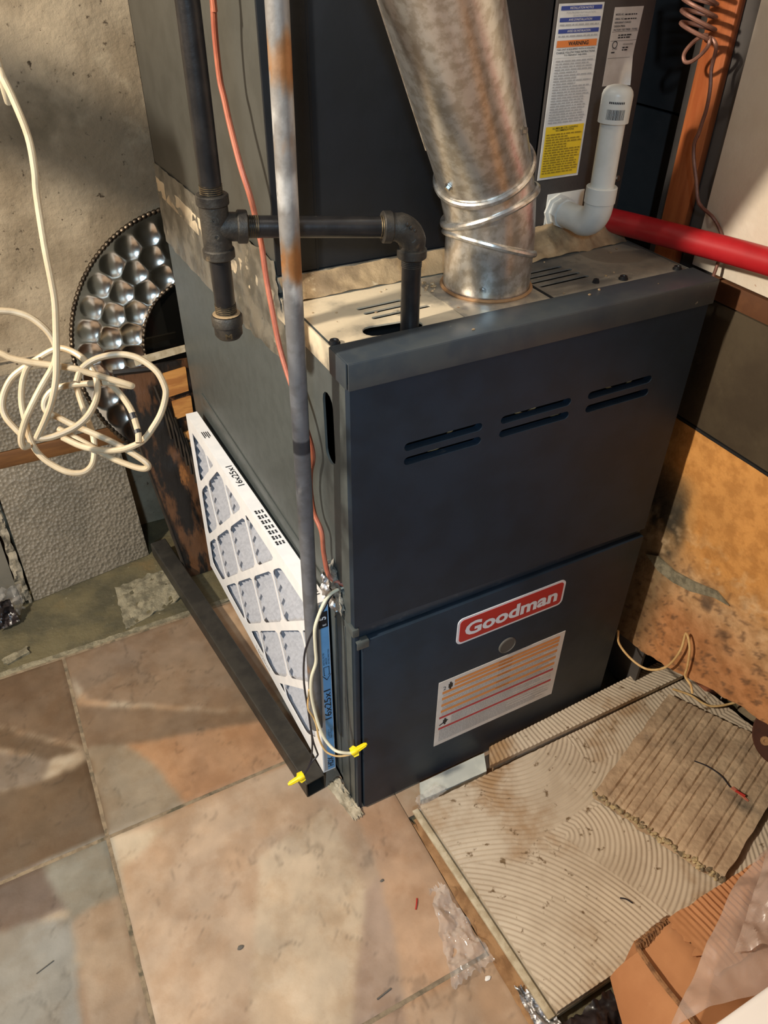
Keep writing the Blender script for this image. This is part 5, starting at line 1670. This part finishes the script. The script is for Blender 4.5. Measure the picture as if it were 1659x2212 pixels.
# ---------------------------------------------------------------- rubble and tan wires under the wall foot
for i, (x, y, r, sq, mt, lab, nm, cat) in enumerate([
        (0.655, 0.035, 0.030, (1.2, 1.0, 0.7), m_stone, 'rounded tan stone nearest the furnace under the wall foot', 'rubble_stone', 'stone'),
        (0.712, -0.010, 0.032, (1.1, 1.1, 0.7), m_stone, 'middle grey brown stone in the rubble under the wall foot', 'rubble_stone', 'stone'),
        (0.752, -0.062, 0.026, (1.0, 1.3, 0.8), m_stone, 'stone beside the broken brick under the wall foot', 'rubble_stone', 'stone'),
        (0.774, -0.160, 0.030, (0.8, 1.3, 0.8), m_stone, 'stone farthest right under the ragged plywood foot', 'rubble_stone', 'stone')]):
    b = B().ball((x, y, r * sq[2] * 0.80 - 0.009), r, sq, 0.55, i + 2, 3)
    tag(b.obj(nm, mt), lab, cat)
b = B().box((0.708, -0.098, -0.008), (0.758, -0.055, 0.030), 0.004)
tag(b.obj('broken_brick', m_brick), 'red broken brick lying in the rubble behind the ridged board', 'brick')
b = B().sheet((0.735, -0.118, 0.004), (0.765, -0.088, 0.004), (0.765, -0.085, 0.05), (0.738, -0.112, 0.036), 10, 10, 0.010, 0.001, 50, 4)
tag(b.obj('plastic_shred', m_whiteplastic), 'small white plastic shred sticking up by the broken brick', 'plastic')
b = B().tube([(0.53, 0.0019, 0.1898), (0.5325, -0.007, 0.1613), (0.54, -0.0375, 0.1453), (0.55, -0.0689, 0.146), (0.555, -0.0985, 0.182), (0.56, -0.1095, 0.2328), (0.562, -0.1069, 0.2718), (0.562, -0.1227, 0.2508), (0.565, -0.1289, 0.2087), (0.567, -0.1299, 0.1843), (0.567, -0.1455, 0.1768), (0.564, -0.1558, 0.1674)], 0.0021, 8, 5)
tag(b.obj('tan_cable', m_tan_wire), 'tan cable drooping between the furnace corner and the stained plywood', 'cable')
b = B().tube([(0.6424, -0.07, 0.0400), (0.6624, -0.0964, 0.0395), (0.674, -0.1225, 0.036), (0.6897, -0.1365, 0.036), (0.7268, -0.1495, 0.042), (0.756, -0.16, 0.06), (0.7609, -0.1661, 0.075), (0.7592, -0.1690, 0.075), (0.745, -0.1785, 0.06), (0.7331, -0.195, 0.045), (0.7267, -0.2066, 0.030)], 0.0022, 8, 5)
tag(b.obj('tan_cable', m_tan_wire), 'tan cable curling over the board behind the ridged mat', 'cable')

# ---------------------------------------------------------------- cardboard box, film, white bin, bag, foil
CBX = thing('cardboard_box', 'torn brown cardboard box at the lower right corner', 'box', (0.40, -0.48, 0.0))
b = B()
zt = 0.158
b.sheet((0.203, -0.545, zt), (0.52, -0.545, zt), (0.52, -0.419, zt), (0.203, -0.424, zt), 60, 40, 0.0016, 0.004, 24, 3, fn=lambda u, v: 0.004 * math.sin(u * 5) * v - 0.006 * max(0, 0.15 - u) / 0.15)
b.obj('top_flap', m_card, CBX)
b = B()
b.sheet((0.205, -0.419, 0.026), (0.205, -0.545, 0.026), (0.205, -0.545, zt - 0.003), (0.205, -0.419, zt - 0.003), 8, 8, 0.0006, 0.003, 20, 2)
b.sheet((0.53, -0.417, 0.026), (0.205, -0.417, 0.026), (0.205, -0.417, zt - 0.004), (0.53, -0.417, zt - 0.004), 8, 8, 0.0006, 0.003, 20, 3)
b.sheet((0.53, -0.545, 0.026), (0.53, -0.417, 0.026), (0.53, -0.417, zt - 0.004), (0.53, -0.545, zt - 0.004), 8, 8, 0.0006, 0.003, 20, 4)
b.sheet((0.205, -0.547, 0.026), (0.53, -0.547, 0.026), (0.53, -0.547, zt - 0.004), (0.205, -0.547, zt - 0.004), 8, 8, 0.0006, 0.003, 20, 5)
b.sheet((0.205, -0.545, 0.026), (0.53, -0.545, 0.026), (0.53, -0.417, 0.026), (0.205, -0.417, 0.026), 4, 4, 0, 0.003)
b.obj('box_body', m_card, CBX)
b = B()
b.sheet((0.128, -0.545, 0.062), (0.200, -0.545, zt - 0.002), (0.200, -0.430, zt - 0.002), (0.165, -0.428, 0.112), 24, 24, 0.0016, 0.0035, 22, 6, fn=lambda u, v: 0.010 * math.sin(u * math.pi))
b.obj('side_flap', m_card, CBX, 'side flap folded outward')
b = B()
b.sheet((0.265, -0.500, zt + 0.0085), (0.52, -0.500, zt + 0.0085), (0.52, -0.416, zt + 0.0095), (0.255, -0.418, zt + 0.0085), 130, 40, 0.0014, 0.0016, 30, 8, ragged=0.05,
        fn=lambda u, v: 0.0013 * math.sin((u * 0.26) * 2 * math.pi / 0.0085) * min(1, u * 5) + 0.0025 * math.sin(v * 3))
b.obj('torn_ply', m_card, CBX, 'rippled torn paper layer')
b = B()
for i in range(26):
    q = random.Random(i + 40)
    t = i / 25
    b.sheet((0.198 + 0.062 * t, -0.428 + 0.006 * t, zt - 0.002), (0.203 + 0.062 * t, -0.432 + 0.006 * t, zt - 0.002), (0.203 + 0.062 * t, -0.424 + 0.008 * t + q.uniform(-.003, .003), zt + 0.006), (0.198 + 0.062 * t, -0.420 + 0.006 * t, zt + 0.005 + q.uniform(0, 0.004)), 3, 3, 0.002, 0.0008, 90, i)
b.tube([(0.201, -0.428, zt), (0.199, -0.47, zt + 0.002), (0.203, -0.52, zt + 0.001), (0.203, -0.545, zt)], 0.0034, 6, 4)
b.obj('torn_edge', m_card_edge, CBX, 'torn corrugated edge', kind='stuff')
b = B()
fnf = lambda u, v: 0.010 * math.sin(u * 4 + v * 2) + 0.004 * math.sin(v * 17 + u * 6)
b.sheet((0.155, -0.520, 0.196), (0.30, -0.548, 0.215), (0.53, -0.40, 0.225), (0.372, -0.428, 0.190), 50, 60, 0.007, 0.0004, 16, 3, fn=fnf)
b.sheet((0.27, -0.500, 0.222), (0.36, -0.530, 0.238), (0.53, -0.40, 0.255), (0.415, -0.425, 0.215), 30, 40, 0.014, 0.0004, 26, 7)
tag(b.obj('plastic_film', m_film), 'hazy clear plastic film draped over the cardboard box', 'plastic')
b = B()
b.box((0.145, -0.90, 0.292), (0.62, -0.553, 0.306), 0.006, seg=3)
b.box((0.158, -0.89, 0.284), (0.61, -0.565, 0.294), 0.003)
wb_ = thing('white_bin', 'white plastic storage bin with lid at the lower right corner', 'bin', (0.38, -0.72, 0.0))
b.obj('lid', m_whiteplastic, wb_)
B().box((0.165, -0.88, 0.001), (0.60, -0.572, 0.286), 0.015, seg=3).obj('tub', m_whiteplastic, wb_)
b = B().sheet((0.108, -0.560, 0.0135), (0.196, -0.560, 0.0135), (0.196, -0.421, 0.0135), (0.108, -0.424, 0.0135), 40, 40, 0.016, 0.0008, 26, 5, ragged=0.05)
tag(b.obj('black_bag', m_blackbag), 'crumpled black plastic bag beside the cardboard box', 'bag')
b = B().sheet((0.072, -0.475, 0.010), (0.112, -0.47, 0.012), (0.1005, -0.375, 0.011), (0.078, -0.352, 0.008), 22, 44, 0.0075, 0.0006, 80, 5, ragged=0.14)
tag(b.obj('foil_strip', m_foil_bright), 'crumpled silver foil strip at the lower left corner of the ridged board', 'foil')
b = B().sheet((-0.002, -0.315, 0.009), (0.072, -0.312, 0.012), (0.060, -0.185, 0.012), (0.040, -0.172, 0.010), 34, 50, 0.016, 0.0005, 42, 6, ragged=0.10)
tag(b.obj('clear_wrap', m_clear), 'crumpled clear plastic wrap on the tile edge below the board', 'plastic')
b = B().sheet((0.088, -0.062, 0.018), (0.145, -0.050, 0.028), (0.135, -0.030, 0.022), (0.092, -0.034, 0.016), 22, 14, 0.007, 0.0005, 60, 8, ragged=0.12)
tag(b.obj('clear_wrap', m_clear), 'small clear plastic scrap by the upper left corner of the ridged board', 'plastic')

# ---------------------------------------------------------------- mortar at the furnace foot, loose bits
b = B().sheet((-0.030, 0.066, 0.003), (-0.016, -0.015, 0.003), (0.004, -0.013, 0.005), (-0.006, 0.070, 0.005), 14, 26, 0.004, 0.003, 70, 2, ragged=0.10)
for i in range(12):
    q = random.Random(i)
    t = i / 11
    b.ball((-0.012 + 0.010 * t + q.uniform(-.004, .002), 0.066 - 0.072 * t, 0.004), q.uniform(0.002, 0.005), (1, 1.3, 0.6), 0.6, i, 1)
tag(b.obj('mortar_bed', m_mortar_pale), 'crumbling pale mortar bed under the front left furnace corner', 'mortar')
bits = [('red_scrap', m_redscrap, [(0.006, -0.192, 0.001), (0.0115, -0.1851, 0.0018), (0.016, -0.178, 0.001)], 0.0012, 'tiny red plastic shaving on the tile left of the ridged board', 'scrap'),
        ('steel_pin', m_greyscrap, [(-0.104, -0.276, 0.0012), (-0.080, -0.2725, 0.0012)], 0.0012, 'short grey steel pin on the tile at the bottom', 'pin'),
        ('wire_scrap', m_dark_wire, [(0.289, -0.330, 0.0262), (0.296, -0.336, 0.0268), (0.301, -0.345, 0.0262)], 0.0012, 'short dark wire snippet on the trowelled board', 'scrap'),
        ('thin_twig', m_greyscrap, [(-0.53, -0.02, 0.001), (-0.505, -0.013, 0.0012)], 0.0008, 'thin dark twig on the pale tile at lower left', 'twig')]
for nm, mt, pts, r_, lab, cat in bits:
    tag(B().tube(pts, r_, 6, 3).obj(nm, mt), lab, cat)
for (x, y, r_, lab) in ((-0.254, -0.1209, 0.006, 'dark grey flake lying on the middle tile'), (0.052, -0.325, 0.006, 'pale chip beside the crumpled clear wrap'), (-0.02, -0.128, 0.004, 'small dark grit speck right of centre on the tile')):
    b = B().ball((x, y, 0.0012), r_, (1, 0.6, 0.22), 0.6, int(r_ * 1e4), 1)
    tag(b.obj('floor_flake', m_greyscrap if 'dark' in lab else m_paper), lab, 'flake')
